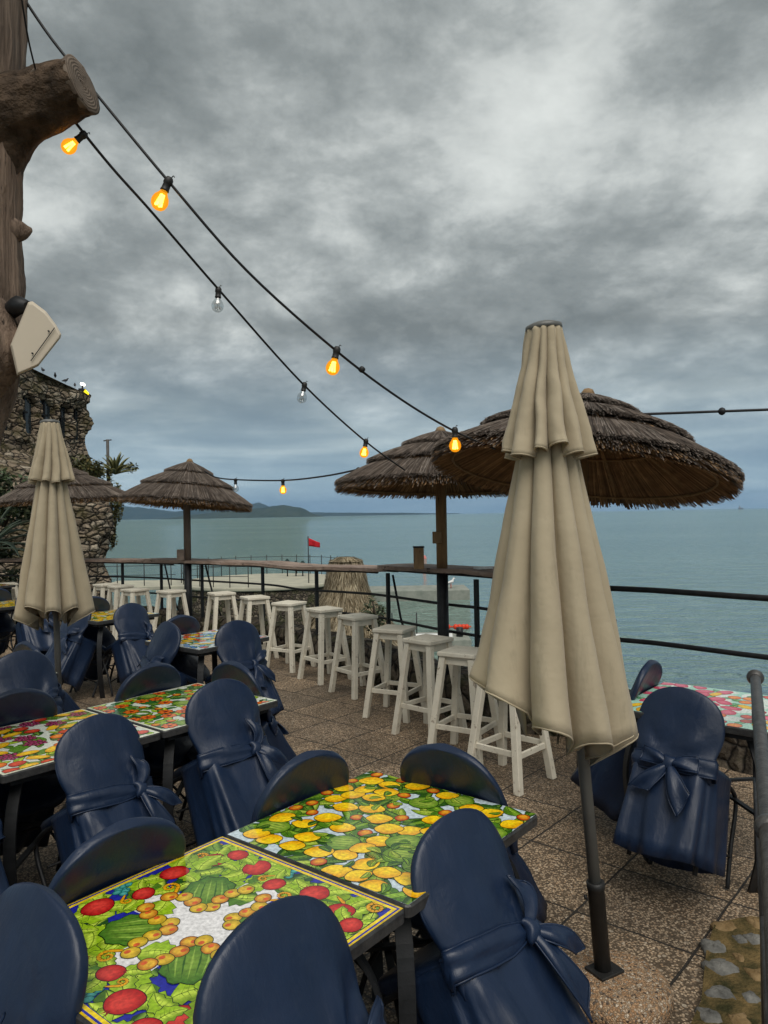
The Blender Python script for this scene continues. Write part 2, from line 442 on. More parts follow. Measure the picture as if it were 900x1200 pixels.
dv = Vector((math.sin(R_(SUN_AZ)) * math.cos(R_(SUN_EL)), math.cos(R_(SUN_AZ)) * math.cos(R_(SUN_EL)), math.sin(R_(SUN_EL))))
so.rotation_euler = dv.to_track_quat('Z', 'Y').to_euler(); so.location = (0, 0, 30)
S.view_settings.view_transform = 'Standard'; S.view_settings.look = 'None'; S.view_settings.gamma = 1
S.view_settings.exposure = 0.90
S.cycles.max_bounces = 8; S.cycles.transparent_max_bounces = 12

# ------------------------------------------------------------------ sea, hills
SEA = -3.2
m = MB(); m.add([(-30000, -300, 0), (30000, -300, 0), (30000, 40000, 0), (-30000, 40000, 0)], [(0, 1, 2, 3)])
o = m.build('water', WATER); o.location.z = SEA; tag(o, kind='structure')

def ridge(name, d, pts, depth):
    m = MB(); rings = []
    xs = []
    for k in range(len(pts) - 1):
        (x0, h0), (x1, h1) = pts[k], pts[k + 1]
        for i in range(14): f = i / 14; xs.append((x0 + (x1 - x0) * f, h0 + (h1 - h0) * (f * f * (3 - 2 * f))))
    xs.append(pts[-1])
    for (px, h) in xs:
        X = (px - 450) / FPX * d; H = h / FPX * d
        H *= 1 + .10 * fbm((px * .09, d * .001, 0), 4)
        rings.append([Vector((X, d + depth * (j / 6 - .5), SEA - 2 + max(H, 0) * max(0, 1 - abs(j / 3 - 1) ** 1.5) * (1 + (.18 * fbm((px * .2, j * .8, 5), 3) if j not in (3,) else 0)))) for j in range(7)])
    m.loft(rings, closed=False)
    return tag(m.build(name, HILL), kind='structure')
ridge('hills', 5200, [(196, 0), (225, 5), (258, 8), (300, 11), (331, 15), (352, 11), (372, 2), (380, 0)], 900)
ridge('hills', 9000, [(20, 8), (135, 17), (165, 14), (205, 9), (240, 12), (275, 19), (300, 17), (330, 9), (365, 5), (400, 4), (450, 3), (530, 1), (545, 0)], 1500)

# ------------------------------------------------------------------ terrace edge line  (x, y, counter height)
def gx(px, d): return (px - 450) / FPX * d
EDGE = [(-9.5, 12.9), (-6.3, 12.0), (gx(133, 11.3), 11.3), (gx(218, 10.2), 10.2), (gx(300, 9.37), 9.37), (gx(337, 8.67), 8.67), (gx(420, 7.57), 7.57),
        (gx(540, 5.95), 5.95), (gx(640, 5.55), 5.55), (gx(736, 5.3), 5.3), (2.36, 4.62), (3.1, 3.95), (4.6, 2.7), (6.5, 1.0), (8, -3)]
def edge_curve(step=.1):
    out = []
    P = [Vector((a, b, 0)) for a, b in EDGE]
    for i in range(len(P) - 1):
        p0, p1, p2, p3 = P[max(i-1, 0)], P[i], P[i+1], P[min(i+2, len(P)-1)]
        n = max(2, int((p2 - p1).length / step))
        for k in range(n):
            t = k / n
            out.append(.5 * ((2*p1) + (p2 - p0)*t + (2*p0 - 5*p1 + 4*p2 - p3)*t*t + (3*p1 - p0 - 3*p2 + p3)*t**3))
    out.append(P[-1]); return out
EC = edge_curve()
EN = []
for i in range(len(EC)):
    t = (EC[min(i+1, len(EC)-1)] - EC[max(i-1, 0)]).normalized(); EN.append(Vector((-t.y, t.x, 0)))   # left of travel = outwards to the sea
def edge_at_px(px):
    best = min(range(len(EC)), key=lambda i: abs(gx(px, EC[i].y) - EC[i].x) + (1e3 if EC[i].y < 1 else 0)); return EC[best].copy(), EN[best].copy()

# terrace floor sheet
m = MB(); vs = [(p.x + n.x * .12, p.y + n.y * .12, 0) for p, n in zip(EC, EN)] + [(8, -5, 0), (-9.5, -5, 0)]
m.add(vs, [list(range(len(vs)))[::-1]], smooth=False)
tag(m.build('terrace_floor', PAVE), kind='structure')

# low dry stone wall under the railing
m = MB(); rings = []
for i, (p, n) in enumerate(zip(EC, EN)):
    if p.y < -2: break
    prof = [(-.02, -.05), (-.03, .10), (-.02, .22), (.02, .30), (.12, .335), (.24, .33), (.33, .27), (.40, .05), (.44, -.6), (.5, -1.6), (.6, -3.6)]
    rg = []
    for j, (o_, z) in enumerate(prof):
        q = p + n * (o_ + .06); q.z = z
        k = noise.cell_vector(Vector((i * .1 / .22, z / .16, 2)))
        q += n * (.045 * (k.x - .2) + .05 * fbm((q.x * 3, q.y * 3, z * 3), 3)); q.z += (.05 * fbm((q.x * 4, q.y * 4, 7), 3) + .035 * k.y) * (1 if z > .2 else .3)
        rg.append(q)
    rings.append(rg)
m.loft(rings, closed=False, smooth=False)
o = m.build('stone_wall', ROCKW); tag(o, 'low dry stone wall along the terrace edge below the railing', 'wall')

# rocks of the shore below the terrace
m = MB(); NX, NY = 90, 90; vs = []; fs = []
for j in range(NY):
    for i in range(NX):
        x = -16 + i * .2; y = 7.5 + j * .24
        lim = 9.2 - x * .35
        z = -.5 - (y - 8.3) * .17 - max(0, x + 1.4) * .75
        z += .55 * fbm((x * .55, y * .55, 1), 5) + .25 * noise.cell(Vector((x * .9 + .3 * fbm((x, y, 3)), y * .9, 4)))
        z = min(z, -.12) if True else z
        vs.append((x, y, max(z, SEA - 1.5)))
for j in range(NY - 1):
    for i in range(NX - 1):
        a = j * NX + i
        cxy = Vector(vs[a])
        # keep only ground outside the terrace
        k = min(range(0, len(EC), 3), key=lambda q: (EC[q].x - cxy.x) ** 2 + (EC[q].y - cxy.y) ** 2)
        if (Vector((cxy.x, cxy.y, 0)) - EC[k]).dot(EN[k]) > .25: fs.append((a, a + 1, a + NX + 1, a + NX))
m.add(vs, fs, smooth=False); tag(m.build('shore_rocks', ROCK), kind='structure')

# round lower terrace with thin railing
ct = W(308, 681, 33.5); zt = -1.15
m = MB(); rings = []
for z, s in ((SEA - 1, 1.12), (-2.2, 1.05), (-1.5, 1.02), (zt - .16, 1.0)):
    rings.append([Vector((ct.x + math.cos(a) * 3.6 * s * (1 + .05 * fbm((math.cos(a) * 2, math.sin(a) * 2, z), 3)), ct.y + math.sin(a) * 3.6 * s, z + .1 * fbm((a * 3, z, 1), 3))) for a in [2*PI*k/48 for k in range(48)]])
t_low = thing('lower_terrace', 'round pale concrete bathing terrace on rocks below the bar railing', 'terrace', (ct.x, ct.y, zt))
m.loft(rings, cap1=True, smooth=False); m.build('base', ROCKW, t_low, True)
m = MB(); m.lathe([(3.62, -.17), (3.70, -.14), (3.70, -.01), (3.66, .0)], 48, Matrix.Translation((ct.x, ct.y, zt)))
m.box((ct.x - 4.4, ct.y - .6, zt - .09), (5.0, 3.2, .16)); m.build('slab', CONC, t_low, True, bevel=.02)
rl = MB(); n_p = 22
pts = [(ct.x + 3.55 * math.cos(a), ct.y + 3.55 * math.sin(a)) for a in [PI * (1.25 + k * 1.45 / (n_p - 1) - 1.2) for k in range(n_p)]]
rl2 = thing('thin_railing', 'thin dark wire railing round the pale lower terrace', 'railing', (ct.x, ct.y, zt))
for z in (.45, .85): rl.tube([(x, y, zt + z) for x, y in pts], .012, 5)
rl.build('rail', IRON, rl2, True)
for x, y in pts:
    p_ = MB(); p_.tube([(x, y, zt), (x, y, zt + .95)], .02, 5); p_.build('post', IRON, rl2, True)
for k in range(7):
    x = ct.x - 3.6 - k * 1.15; p_ = MB(); p_.tube([(x, ct.y - 1.9, zt), (x, ct.y - 1.9, zt + .95)], .02, 5); p_.build('post', IRON, rl2, True)
p_ = MB()
for z in (.45, .85): p_.tube([(ct.x - 3.4, ct.y - 1.9, zt + z), (ct.x - 11, ct.y - 1.9, zt + z)], .012, 5)
p_.build('rail', IRON, rl2, True)
# dark closed beach parasols on it
for px, py, h in ((337, 666, .55), (347, 667, .45), (355, 667, .45)):
    b = W(px, 680, 35.2); b.z = zt
    u = thing('closed_beach_parasol', {337: 'largest and leftmost of three dark closed parasols on the round lower terrace', 347: 'middle one of three dark closed parasols on the round lower terrace', 355: 'dark closed parasol nearest the flagpole on the lower terrace'}[px], 'parasol', b, group='dark closed parasols on the lower terrace')
    m = MB(); m.tube([(0, 0, 0), (0, 0, h)], .03, 6); m.build('pole', IRON, u)
    m = MB(); m.lathe([(.04, h + .28), (.10, h + .2), (.17, h + .02), (.13, h - .16), (.06, h - .2)], 8); m.build('canopy', DKGREEN, u)
# flag
fb = W(362, 690, 31.5); fb.z = zt - .02
fl = thing('red_flag', 'small red flag on a thin pole by the water', 'flag', fb)
m = MB(); m.tube([(0, 0, 0), (0, 0, 2.02)], .022, 6); m.build('pole', IRON, fl)
m = MB(); vs = []; fs = []
for i in range(9):
    f = i / 8
    for j in range(5):
        g = j / 4
        vs.append((.03 + .47 * f, .05 * math.sin(f * 7), 1.93 - .34 * g * (1 - .38 * f) - .20 * f))
for i in range(8):
    for j in range(4): a = i * 5 + j; fs.append((a, a + 5, a + 6, a + 1))
m.add(vs, fs); m.build('cloth', RED, fl, solid=.01)

# concrete jetty
m = MB(); a = W(405, 694, 43); b = W(548, 694, 43)
m.box(((a.x + b.x) / 2, 43.3, SEA + .22), (b.x - a.x, 3.0, .75)); o = m.build('concrete_jetty', CONC_W, bevel=.05, org=((a.x + b.x) / 2, 43.3, SEA)); tag(o, 'long flat concrete jetty lying low in the sea beside the straw hut', 'jetty')
a = W(415, 748, 28); b = W(549, 748, 28)
pt = thing('pontoon', 'small grey floating pontoon with white tube below the wooden pole', 'pontoon', ((a.x + b.x) / 2, 28, SEA))
m = MB(); m.box((0, 0, .12), (b.x - a.x, 1.9, .32)); m.build('deck', CONC_W, pt, bevel=.03)
m = MB(); m.tube([(-(b.x - a.x) / 2 + .2, -.96, .36), ((b.x - a.x) / 2 - .7, -.96, .36)], .17, 12); m.build('tube', WHITE, pt)
for k in range(4):
    m = MB(); x = -(b.x - a.x) / 2 + .5 + k * .95; m.tube([(x, .6, .2), (x, .6, 1.1)], .022, 6); m.build('post', IRON, pt)
m = MB(); m.tube([((b.x - a.x) / 2 - .35, -.2, .2), ((b.x - a.x) / 2 - .35, -.2, .62)], .13, 8); m.build('bollard', IRON, pt)
for k, px in enumerate((525, 534, 538.5, 543, 547)):
    c = W(px, 734.5, 28.6)
    m = MB(); rr = .105; m.lathe([(.02, -rr), (rr*.7, -rr*.75), (rr, 0), (rr*.7, rr*.75), (.02, rr)], 12); m.tube([(-.17, 0, 0), (.17, 0, 0)], .03, 6)
    o = m.build('orange_float', ORANGE); o.location = c
    tag(o, ('lone orange float at the left, close to the wooden pole', 'first orange float of the tight row of four over the pontoon', 'second orange float of the tight row of four over the pontoon', 'third orange float of the tight row of four over the pontoon', 'last orange float, at the right end of the pontoon')[k], 'float', 'orange floats over the pontoon')
# buoy in the water, ship
bq = W(497.5, 655, 70); sbz = SEA
d_b = (HC - SEA) / ((655 - 602.5) / FPX); bq = W(497.5, 655, d_b)
m = MB(); m.lathe([(.05, -.3), (.22, -.15), (.24, .05), (.17, .28), (.05, .38)], 14); o = m.build('sea_buoy', simple('pink_buoy', (.55, .18, .16), (.6, .22, .2), 4), org=(0, 0, 0)); o.location = (bq.x, bq.y, SEA); tag(o, 'pale red buoy floating on the sea left of the wooden pole', 'buoy')
bq = W(868, 596, 6000)
sh = thing('ship', 'tiny grey ship on the horizon beside the thatch', 'ship', (bq.x, 6000, SEA))
m = MB(); m.loft([[Vector((x * sx, y, z)) for x, y in ((-24, 0), (-20, -5), (18, -5), (26, 0), (18, 5), (-20, 5))] for z, sx in ((-1, .92), (5, 1.0))], cap0=True, cap1=True, smooth=False); m.build('hull', simple('ship_hull', (.10, .11, .13), (.13, .14, .16), .2, bstr=0), sh)
m = MB(); m.box((-8, 0, 12), (18, 8, 15), taper=.8); m.box((-8, 0, 24), (5, 5, 10), taper=.7); m.box((12, 0, 8), (10, 7, 6)); m.build('superstructure', simple('ship_white', (.25, .26, .28), (.3, .31, .33), .2, bstr=0), sh)

# straw covered hut below the railing
dH = 12.6; cH = W(406, 700, dH)
zt_, zb_ = W(411, 656, dH).z, -2.4
ht = thing('straw_hut', 'tall straw covered cone hut just beyond the bar railing', 'hut', (cH.x, dH, zb_))
m = MB(); prof = []
def hut_r(z):
    f = (zt_ - z) / (zt_ - (-.5)); return .28 + .26 * f + 1.05 * max(f - .3, 0) ** 1.6
rings = []
for k in range(16):
    z = zt_ + (zb_ - zt_) * k / 15; r = hut_r(max(z, -1.2)) * .95
    rings.append([Vector((cH.x + r * math.cos(a), dH + r * math.sin(a), z)) for a in [2*PI*i/24 for i in range(24)]])
m.loft(rings[::-1], cap1=True); 
for v in range(len(m.v)): m.c[v] = (.10, .08, .045)
rnd = random.Random(5)
cols = [(.33, .27, .18), (.24, .19, .12), (.42, .36, .25), (.13, .10, .06), (.28, .23, .155)]
for k in range(5200):
    a = rnd.uniform(0, 2*PI); z0 = zt_ - (zt_ + 1.3) * rnd.random() ** 1.0 + .03; L = rnd.uniform(.15, .38); z1 = z0 - L
    w = rnd.uniform(.004, .009); da = rnd.uniform(-.2, .2); lift = rnd.uniform(.0, .05)
    def P_(z, a, e): r = hut_r(z) + e; return Vector((cH.x + r*math.cos(a), dH + r*math.sin(a), z))
    p0 = P_(z0, a, -.01); p1 = P_((z0+z1)/2, a + da*.4, .02); p2 = P_(z1, a + da, lift)
    t = Vector((-math.sin(a), math.cos(a), 0)) * w; c = rnd.choice(cols); q = rnd.uniform(.65, 1.2); c = tuple(x*q for x in c)
    m.add([p0 - t, p0 + t, p1 + t, p1 - t, p2], [(0, 1, 2, 3), (3, 2, 4)], 0, True, c)
for k in range(260):
    a = rnd.uniform(0, 2*PI); r0 = rnd.uniform(0, .16); z = zt_ + .02
    p0 = Vector((cH.x + r0*math.cos(a), dH + r0*math.sin(a), z + .03)); p1 = P_(zt_ - .02, a + rnd.uniform(-.3, .3), .015)
    t = Vector((-math.sin(a), math.cos(a), 0)) * .01; q = rnd.uniform(.65, 1.2); c = tuple(x*q for x in rnd.choice(cols))
    m.add([p0 - t, p0 + t, p1 + t, p1 - t], [(0, 1, 2, 3)], 0, True, c)
m.build('straw_cover', STRAW, ht, True)

# ------------------------------------------------------------------ castle wall on the left
def XWf(y): return -7.13 - (18 - y) * .33
def ROOFf(y): return 4.74 + (18 - y) * .19
ARCH = [(15.02, .44), (15.62, .44), (16.22, .44), (16.78, .42), (17.27, .38), (17.70, .32)]   # (y centre, width)
def in_arch(y, z):
    for i, (yc, w) in enumerate(ARCH):
        zb, zs = 3.62, 4.24
        h = w / 2; dy = abs(y - yc)
        if dy < h and zb < z and (z < zs or (z - zs) ** 2 + dy * dy < h * h): return i
    return -1
def sm(a, b, x):
    t = max(0, min(1, (x - a) / (b - a))); return t * t * (3 - 2 * t)
def wall_x(y, z):
    b = 2.0 * (1 - sm(2.2, 3.3, z)) * sm(13.6, 15.2, y) * (1 - sm(15.5, 16.7, y)) + .15 * (1 - sm(.5, 3.3, z))
    x = XWf(y) + b + .10 * fbm((y * .8, z * .8, 2), 5) * (1 + 1.4 * (1 - sm(2.3, 3.3, z)))
    c = noise.cell_vector(Vector((y * 2.6 + .5 * fbm((y, z, 8), 2), z * 4.4, 3))); x += .09 * (c.x - .5)
    return x
ys = [12.2 + .045 * i for i in range(140)]; zs = [-3.6 + .05 * i for i in range(184)]
m = MB(); vs = []; fs = []
ROOF = 5.10
for y in ys:
    top = ROOFf(y) + .05 * fbm((y * 2, 0, 4), 3)
    for z in zs:
        zz = min(z, top); x = wall_x(y, zz)
        ye = 18.0 + .12 * fbm((z * 1.3, 1, 9), 4)
        yy = min(y, ye)
        if in_arch(yy, zz) >= 0: x = XWf(yy) - .22
        if y > ye: x = x - (y - ye) * 9 - .02
        vs.append((x, yy, zz))
nz = len(zs)
for i in range(len(ys) - 1):
    for j in range(nz - 1): a = i * nz + j; fs.append((a, a + nz, a + nz + 1, a + 1))
m.add(vs, fs, smooth=False)
# top of the wall and the body behind it
m.add([(XWf(12.2) + .06, 12.2, ROOFf(12.2) - .03), (XWf(17.9) + .04, 17.9, ROOFf(17.9) - .03), (XWf(17.9) - 3.5, 17.9, ROOFf(17.9) - .03), (XWf(12.2) - 3.5, 12.2, ROOFf(12.2) - .03)], [(0, 1, 2, 3)], smooth=False)
cast = thing('castle', 'old rubble stone castle wall with a row of arched windows', 'castle', (-7.5, 16, SEA))
m.build('wall', CASTLE, cast, True)
for i, (yc, w) in enumerate(ARCH):
    m = MB(); x = XWf(yc) - .17; zb = 3.62; h = w / 2
    ring = [(yc - h - .05, zb - .05), (yc + h + .05, zb - .05)] + [(yc + (h + .05) * math.cos(a), 4.24 + (h + .05) * math.sin(a)) for a in [PI * k / 10 for k in range(11)]]
    m.add([(x + .33 * (a - yc), a, b) for a, b in ring], [list(range(len(ring)))], smooth=False)
    wn = m.build('window', GLASS_DK, cast, True)
    m = MB(); m.bar((x + .03, yc, zb), (x + .03, yc, 4.5), .04, .03); m.bar((x + .03, yc - h, 4.1), (x + .03, yc + h, 4.1), .03, .04); m.build('frame', IRON, wn, False)
    bpy.context.view_layer.update(); cc = wn.children[0]
    for v in cc.data.vertices: v.co -= cast.location
# lamp on the roof corner
lb = Vector((XWf(17.75) + .02, 17.75, ROOFf(17.75)))
lm = thing('roof_lamp', 'lit white lamp with yellow glow on the castle roof corner', 'lamp', lb)
m = MB(); m.box((0, 0, .05), (.2, .3, .1)); m.bar((0, 0, .1), (.02, 0, .28), .05, .05); m.build('bracket', IRON, lm)
m = MB(); m.box((.04, -.05, .28), (.10, .30, .09), taper=.8); m.build('lamp_head', LAMPW, lm, bevel=.02)
lm.scale = (.6, .6, .6)
m = MB(); m.box((.10, .14, -.02), (.10, .34, .10), Matrix.Rotation(R_(-16), 3, 'X')); m.build('lamplight_box', EDGE_GLOW, lm, bevel=.02)  # glowing box added in place of yellow lamplight falling on the roof edge
# pigeons
def pigeon(k, y, face):
    b = thing('pigeon', ('dark pigeon on the castle roof, nearest the speaker', 'second dark pigeon from the speaker on the castle roof', 'third dark pigeon from the speaker on the castle roof', 'fourth dark pigeon from the speaker on the castle roof', 'dark pigeon sitting close beside the lit roof lamp')[k], 'pigeon', (XWf(y) + .03, y, ROOFf(y) + .0), (0, 0, face), 'pigeons along the castle roof')
    m = MB(); m.tube([(-.20, 0, .08), (-.13, 0, .10), (-.04, 0, .13), (.05, 0, .15), (.10, 0, .19), (.125, 0, .235), (.15, 0, .25), (.17, 0, .245), (.195, 0, .238)], [.012, .035, .062, .065, .045, .03, .032, .022, .004], 10); m.build('body', FEATHER, b); b.scale = (.46, .46, .46)
    for s in (-1, 1):
        m = MB(); m.tube([(.0, s*.025, .09), (.005, s*.025, .0)], .006, 5); m.build('leg', IRON, b)
for k, (y, f) in enumerate(((16.15, .6), (16.55, 2.4), (16.9, -1.2), (17.2, .9), (17.5, 2.0))): pigeon(k, y, f)

# ------------------------------------------------------------------ plants
def agave(name, label, loc, n, L, wd, droop, seed, cols, el=(15, 80)):
    r = random.Random(seed); m = MB()
    for k in range(n):
        a = k * 2.399 + r.uniform(-.2, .2); e = R_(el[0] + (el[1] - el[0]) * (k + .5) / n); l_ = L * r.uniform(.75, 1.1); w = wd * r.uniform(.8, 1.1)
        d = Vector((math.cos(a), math.sin(a), 0)); sd = Vector((-d.y, d.x, 0)); vs = []; cl = []
        p = Vector((0, 0, 0)); ang = e; q = r.uniform(.7, 1.2)
        for i in range(9):
            f = i / 8; ww = w * (.55 + 1.0 * f if f < .45 else 1.0 * (1 - ((f - .45) / .55) ** 1.6)) ; ww = max(ww, .002)
            up = Vector((0, 0, 1)) * math.cos(ang) - d * math.sin(ang)
            vs += [p - sd*ww + up*ww*.45, p, p + sd*ww + up*ww*.45]
            c = cols[0]; ce = cols[1]; cl += [tuple(x*q for x in ce), tuple(x*q for x in c), tuple(x*q for x in ce)]
            p = p + (d*math.cos(ang) + Vector((0, 0, 1))*math.sin(ang)) * l_ / 8; ang -= droop * (f + .15) * r.uniform(.8, 1.2) / 3
        fs = []
        for i in range(8):
            b = i*3; fs += [(b, b+1, b+4, b+3), (b+1, b+2, b+5, b+4)]
        m.add(vs, fs, 0, True, cl)
    o = m.build(name, LEAF, solid=.012); o.location = loc
    return tag(o, label, 'plant')
pa = W(135, 556, 16.6); agave('agave', 'spiky yellow green agave on the rock edge beside the thin post', pa, 26, .52, .045, .25, 3, ((.055, .075, .03), (.20, .19, .07)), (12, 85))
agave('agave', 'large grey green agave with long leaves at the left edge behind the bar', W(-14, 640, 11.9) + Vector((0, 0, -.05)), 22, 1.25, .06, .9, 8, ((.07, .11, .085), (.12, .16, .12)), (0, 70))
m = MB(); b = W(127, 566, 16.9); t_ = W(126, 515, 16.9); m.tube([b, t_], .035, 8); m.tube([t_ + Vector((-.09, 0, -.03)), t_ + Vector((.09, 0, -.01))], .015, 6)
o = m.build('thin_post', simple('grey_post', (.06, .055, .05), (.09, .085, .08)), org=b); tag(o, 'thin grey post standing on the rock beside the agave', 'post')
def bush(label, c, rx, ry, rz, n, seed, cols, sz=.05, name='bush'):
    r = random.Random(seed); m = MB(); rings = []
    cl_ = [(Vector((r.gauss(0, .5), r.gauss(0, .5), r.gauss(0, .5))), r.uniform(.25, .5), r.uniform(.7, 1.25)) for _ in range(16)]
    for k in range(n):
        o_, rad, q0 = r.choice(cl_)
        v = Vector((r.gauss(0, 1), r.gauss(0, 1), r.gauss(0, 1))).normalized() * rad * r.uniform(.5, 1) + o_
        p = Vector((v.x*rx, v.y*ry, v.z*rz)); a = Vector((r.gauss(0, 1), r.gauss(0, 1), r.gauss(0, .6) - .2)).normalized()
        b_ = a.cross(Vector((r.gauss(0, 1), r.gauss(0, 1), 1))).normalized(); s = sz * r.uniform(.7, 1.5); q = q0 * r.uniform(.7, 1.3)
        c_ = tuple(x*q for x in r.choice(cols))
        m.add([p - b_*s*.0, p + a*s*.5 + b_*s*.32, p + a*s*1.3, p + a*s*.5 - b_*s*.32], [(0, 1, 2, 3)], 0, True, c_)
    for k in range(5):
        o_, rad, q0 = cl_[k]; m.tube([(0, 0, -rz * 1.1), (o_.x*rx*.6, o_.y*ry*.6, o_.z*rz*.4), (o_.x*rx, o_.y*ry, o_.z*rz)], [.03, .02, .008], 5, col=(.06, .045, .03))
    o = m.build(name, LEAF); o.location = c; return tag(o, label, 'bush')
GRN = [(.035, .055, .022), (.05, .075, .03), (.028, .042, .02), (.07, .085, .04)]
bush('dark leafy bush on the castle slope at the far left edge', W(4, 575, 12.4), .55, .5, .55, 2600, 2, GRN, .075)
bush('ivy like green bush below the railing at the left parasol', W(8, 690, 12.9), .55, .4, .7, 1800, 4, GRN, .06)
bush('dry yellow green tuft growing on the rock left of the agave', W(108, 553, 16.3), .38, .5, .28, 1700, 6, [(.12, .11, .035), (.16, .13, .05), (.08, .085, .03), (.05, .06, .025)], .06)
bush('mossy plants hanging down the rock pillar beside the sea', W(132, 590, 16.0), .14, .5, .85, 1300, 9, [(.10, .10, .03), (.07, .08, .025), (.13, .11, .04)], .05)
bush('small dark shrub below the railing right of the straw hut', W(441, 725, 9.6), .18, .18, .25, 500, 12, GRN, .035)
# ------------------------------------------------------------------ sea haze
def haze():
    t = NT('sea_haze'); v = t.n('ShaderNodeVolumePrincipled'); v.inputs['Color'].default_value = (.30, .56, .94, 1); v.inputs['Density'].default_value = 5.5e-5; v.inputs['Anisotropy'].default_value = .1
    t.l(v.outputs[0], t.out.inputs['Volume'])
    m = MB(); m.box((0, 6400, 118), (30000, 13400, 250)); o = m.build('haze', t.m); tag(o, kind='stuff')
haze()
# ------------------------------------------------------------------ bar counter boards and railing
def zc(px):
    P = [(-200, 1.08), (133, 1.08), (218, 1.10), (337, 1.10), (420, 1.15), (540, 1.20), (736, 1.14), (2000, 1.14)]
    for (a, za), (b, zb) in zip(P, P[1:]):
        if a <= px <= b: return za + (zb - za) * (px - a) / (b - a)
    return 1.1
def pxof(p): return 450 + p.x / p.y * FPX if p.y > .5 else 3000
def mk_plank():
    t = NT('weathered_counter_wood')
    c = t.n('ShaderNodeTexCoord'); mp = t.n('ShaderNodeMapping'); mp.vector_type = 'TEXTURE'
    mp.inputs['Rotation'].default_value = (0, 0, R_(-52)); mp.inputs['Scale'].default_value = (5, 1, 1); t.l(c.outputs['Object'], mp.inputs[0]); v = mp.outputs[0]
    f = t.noise(v, 16, 7, .7, .5); col = t.ramp(f, [(.25, (.13, .085, .062)), (.5, (.29, .21, .165)), (.75, (.46, .37, .31))])
    col = t.mix(1.0, col, t.ramp(t.noise(v, 2.5, 3), [(.35, .7), (.6, 1.15)]), 'MULTIPLY')
    cr = t.ramp(t.noise(v, 34, 5, .7), [(.60, 0.0), (.66, .9)]); col = t.mix(cr, col, (.025, .018, .014))
    return t.bsdf(col, .7, .3, 0, t.bump(t.math('SUBTRACT', f, cr), .9, .012))
PLK = mk_plank()
def counter(pa, pb, label, bulge, zoff=0.0, depth=.42):
    ids = [i for i, p in enumerate(EC) if pa <= pxof(p) <= pb and p.y > 3]
    m = MB(); rings = []; n = len(ids)
    c = thing('bar_counter', label, 'counter', (EC[ids[n//2]].x, EC[ids[n//2]].y, 1.1))
    for q, i in enumerate(ids):
        f = q / (n - 1); p = EC[i]; nn = EN[i]; z = zc(pxof(p)) + zoff
        e = min(1, min(f, 1 - f) * n * .1 / .16); rnd_ = math.sqrt(max(0, 1 - (1 - e) ** 2))
        w = depth * (.25 + .75 * rnd_); mid = .5 * depth
        fr = mid - w * .5 - bulge * (.5 + .5 * math.sin(f * 9 + pa)) * rnd_ + .02 * fbm((p.x * 3, p.y * 3, 0), 3)
        bk = mid + w * .5 + .015 * fbm((p.x * 4, 5, p.y), 3)
        a = p + nn * fr; b = p + nn * bk; wv = .006 * fbm((p.x * 2, p.y * 2, 8), 3)
        rg = [Vector((a.x, a.y, z - .035 + wv)), Vector((a.x, a.y, z + wv))]
        for k in (.34, .67): w_ = a.lerp(b, k); rg += [Vector((w_.x, w_.y, z + wv + .004 * fbm((w_.x * 5, w_.y * 5, 2), 2)))]
        rg += [Vector((b.x, b.y, z + wv)), Vector((b.x, b.y, z - .035 + wv))]
        rings.append(rg)
    m.loft(rings, cap0=True, cap1=True, smooth=False); m.build('board', PLK, c, True)
    fm = MB()
    for off in (.10, .34):
        fm.tube([EC[i] + EN[i] * off + Vector((0, 0, zc(pxof(EC[i])) + zoff - .05)) for i in ids[1:-1:3]], .014, 6)
    fm.build('support_bar', IRON, c, True)
    return c
counter(-60, 204, 'far left bar counter board, weathered planks on the railing before the castle', .01, .0)
counter(160, 447, 'longest bar counter board, from the far thatched umbrella to the straw hut', .012, -.02 + .035)
counter(434, 700, 'near bar counter board running behind the tall closed parasol', .03, .05)

fence = thing('iron_railing', 'black iron railing running along the terrace edge under the bar counters', 'railing', (EC[60].x, EC[60].y, 0))
def rail_path(zf, a=-400, b=3000, off=.16, st=2):
    return [EC[i] + EN[i] * off + Vector((0, 0, zf(pxof(EC[i])))) for i in range(0, len(EC), st) if a <= pxof(EC[i]) <= b and EC[i].y > -1]
for zf, a, b, r in ((lambda p: zc(p) - .27, -400, 745, .013), (lambda p: zc(p) - .50, -400, 745, .013), (lambda p: 1.12, 640, 3000, .021), (lambda p: .74, 640, 3000, .018)):
    m = MB(); m.tube(rail_path(zf, a, b), r, 8); m.build('rail', IRON, fence, True)
for px in (20, 70, 133, 176, 226, 293, 357, 434, 546, 640, 700, 990):
    p, n = edge_at_px(px); p = p + n * .16
    h = (zc(px) - .04) if px < 730 else 1.12
    m = MB(); m.bar((p.x, p.y, -.05), (p.x, p.y, h), .032, .032, up=n); m.build('post', IRON, fence, True)
    if px in (176, 226, 434):
        m = MB(); q = p + n * .04; tdir = Vector((n.y, -n.x, 0))
        pts = [q + Vector((0, 0, h - .02)) + tdir * .03, q + Vector((0, 0, h * .62)) + tdir * .17, q + Vector((0, 0, .30)) + tdir * (.24 if px != 434 else .20) + n * .10]
        m.tube(pts, .013, 6); m.build('brace', IRON, fence, True)

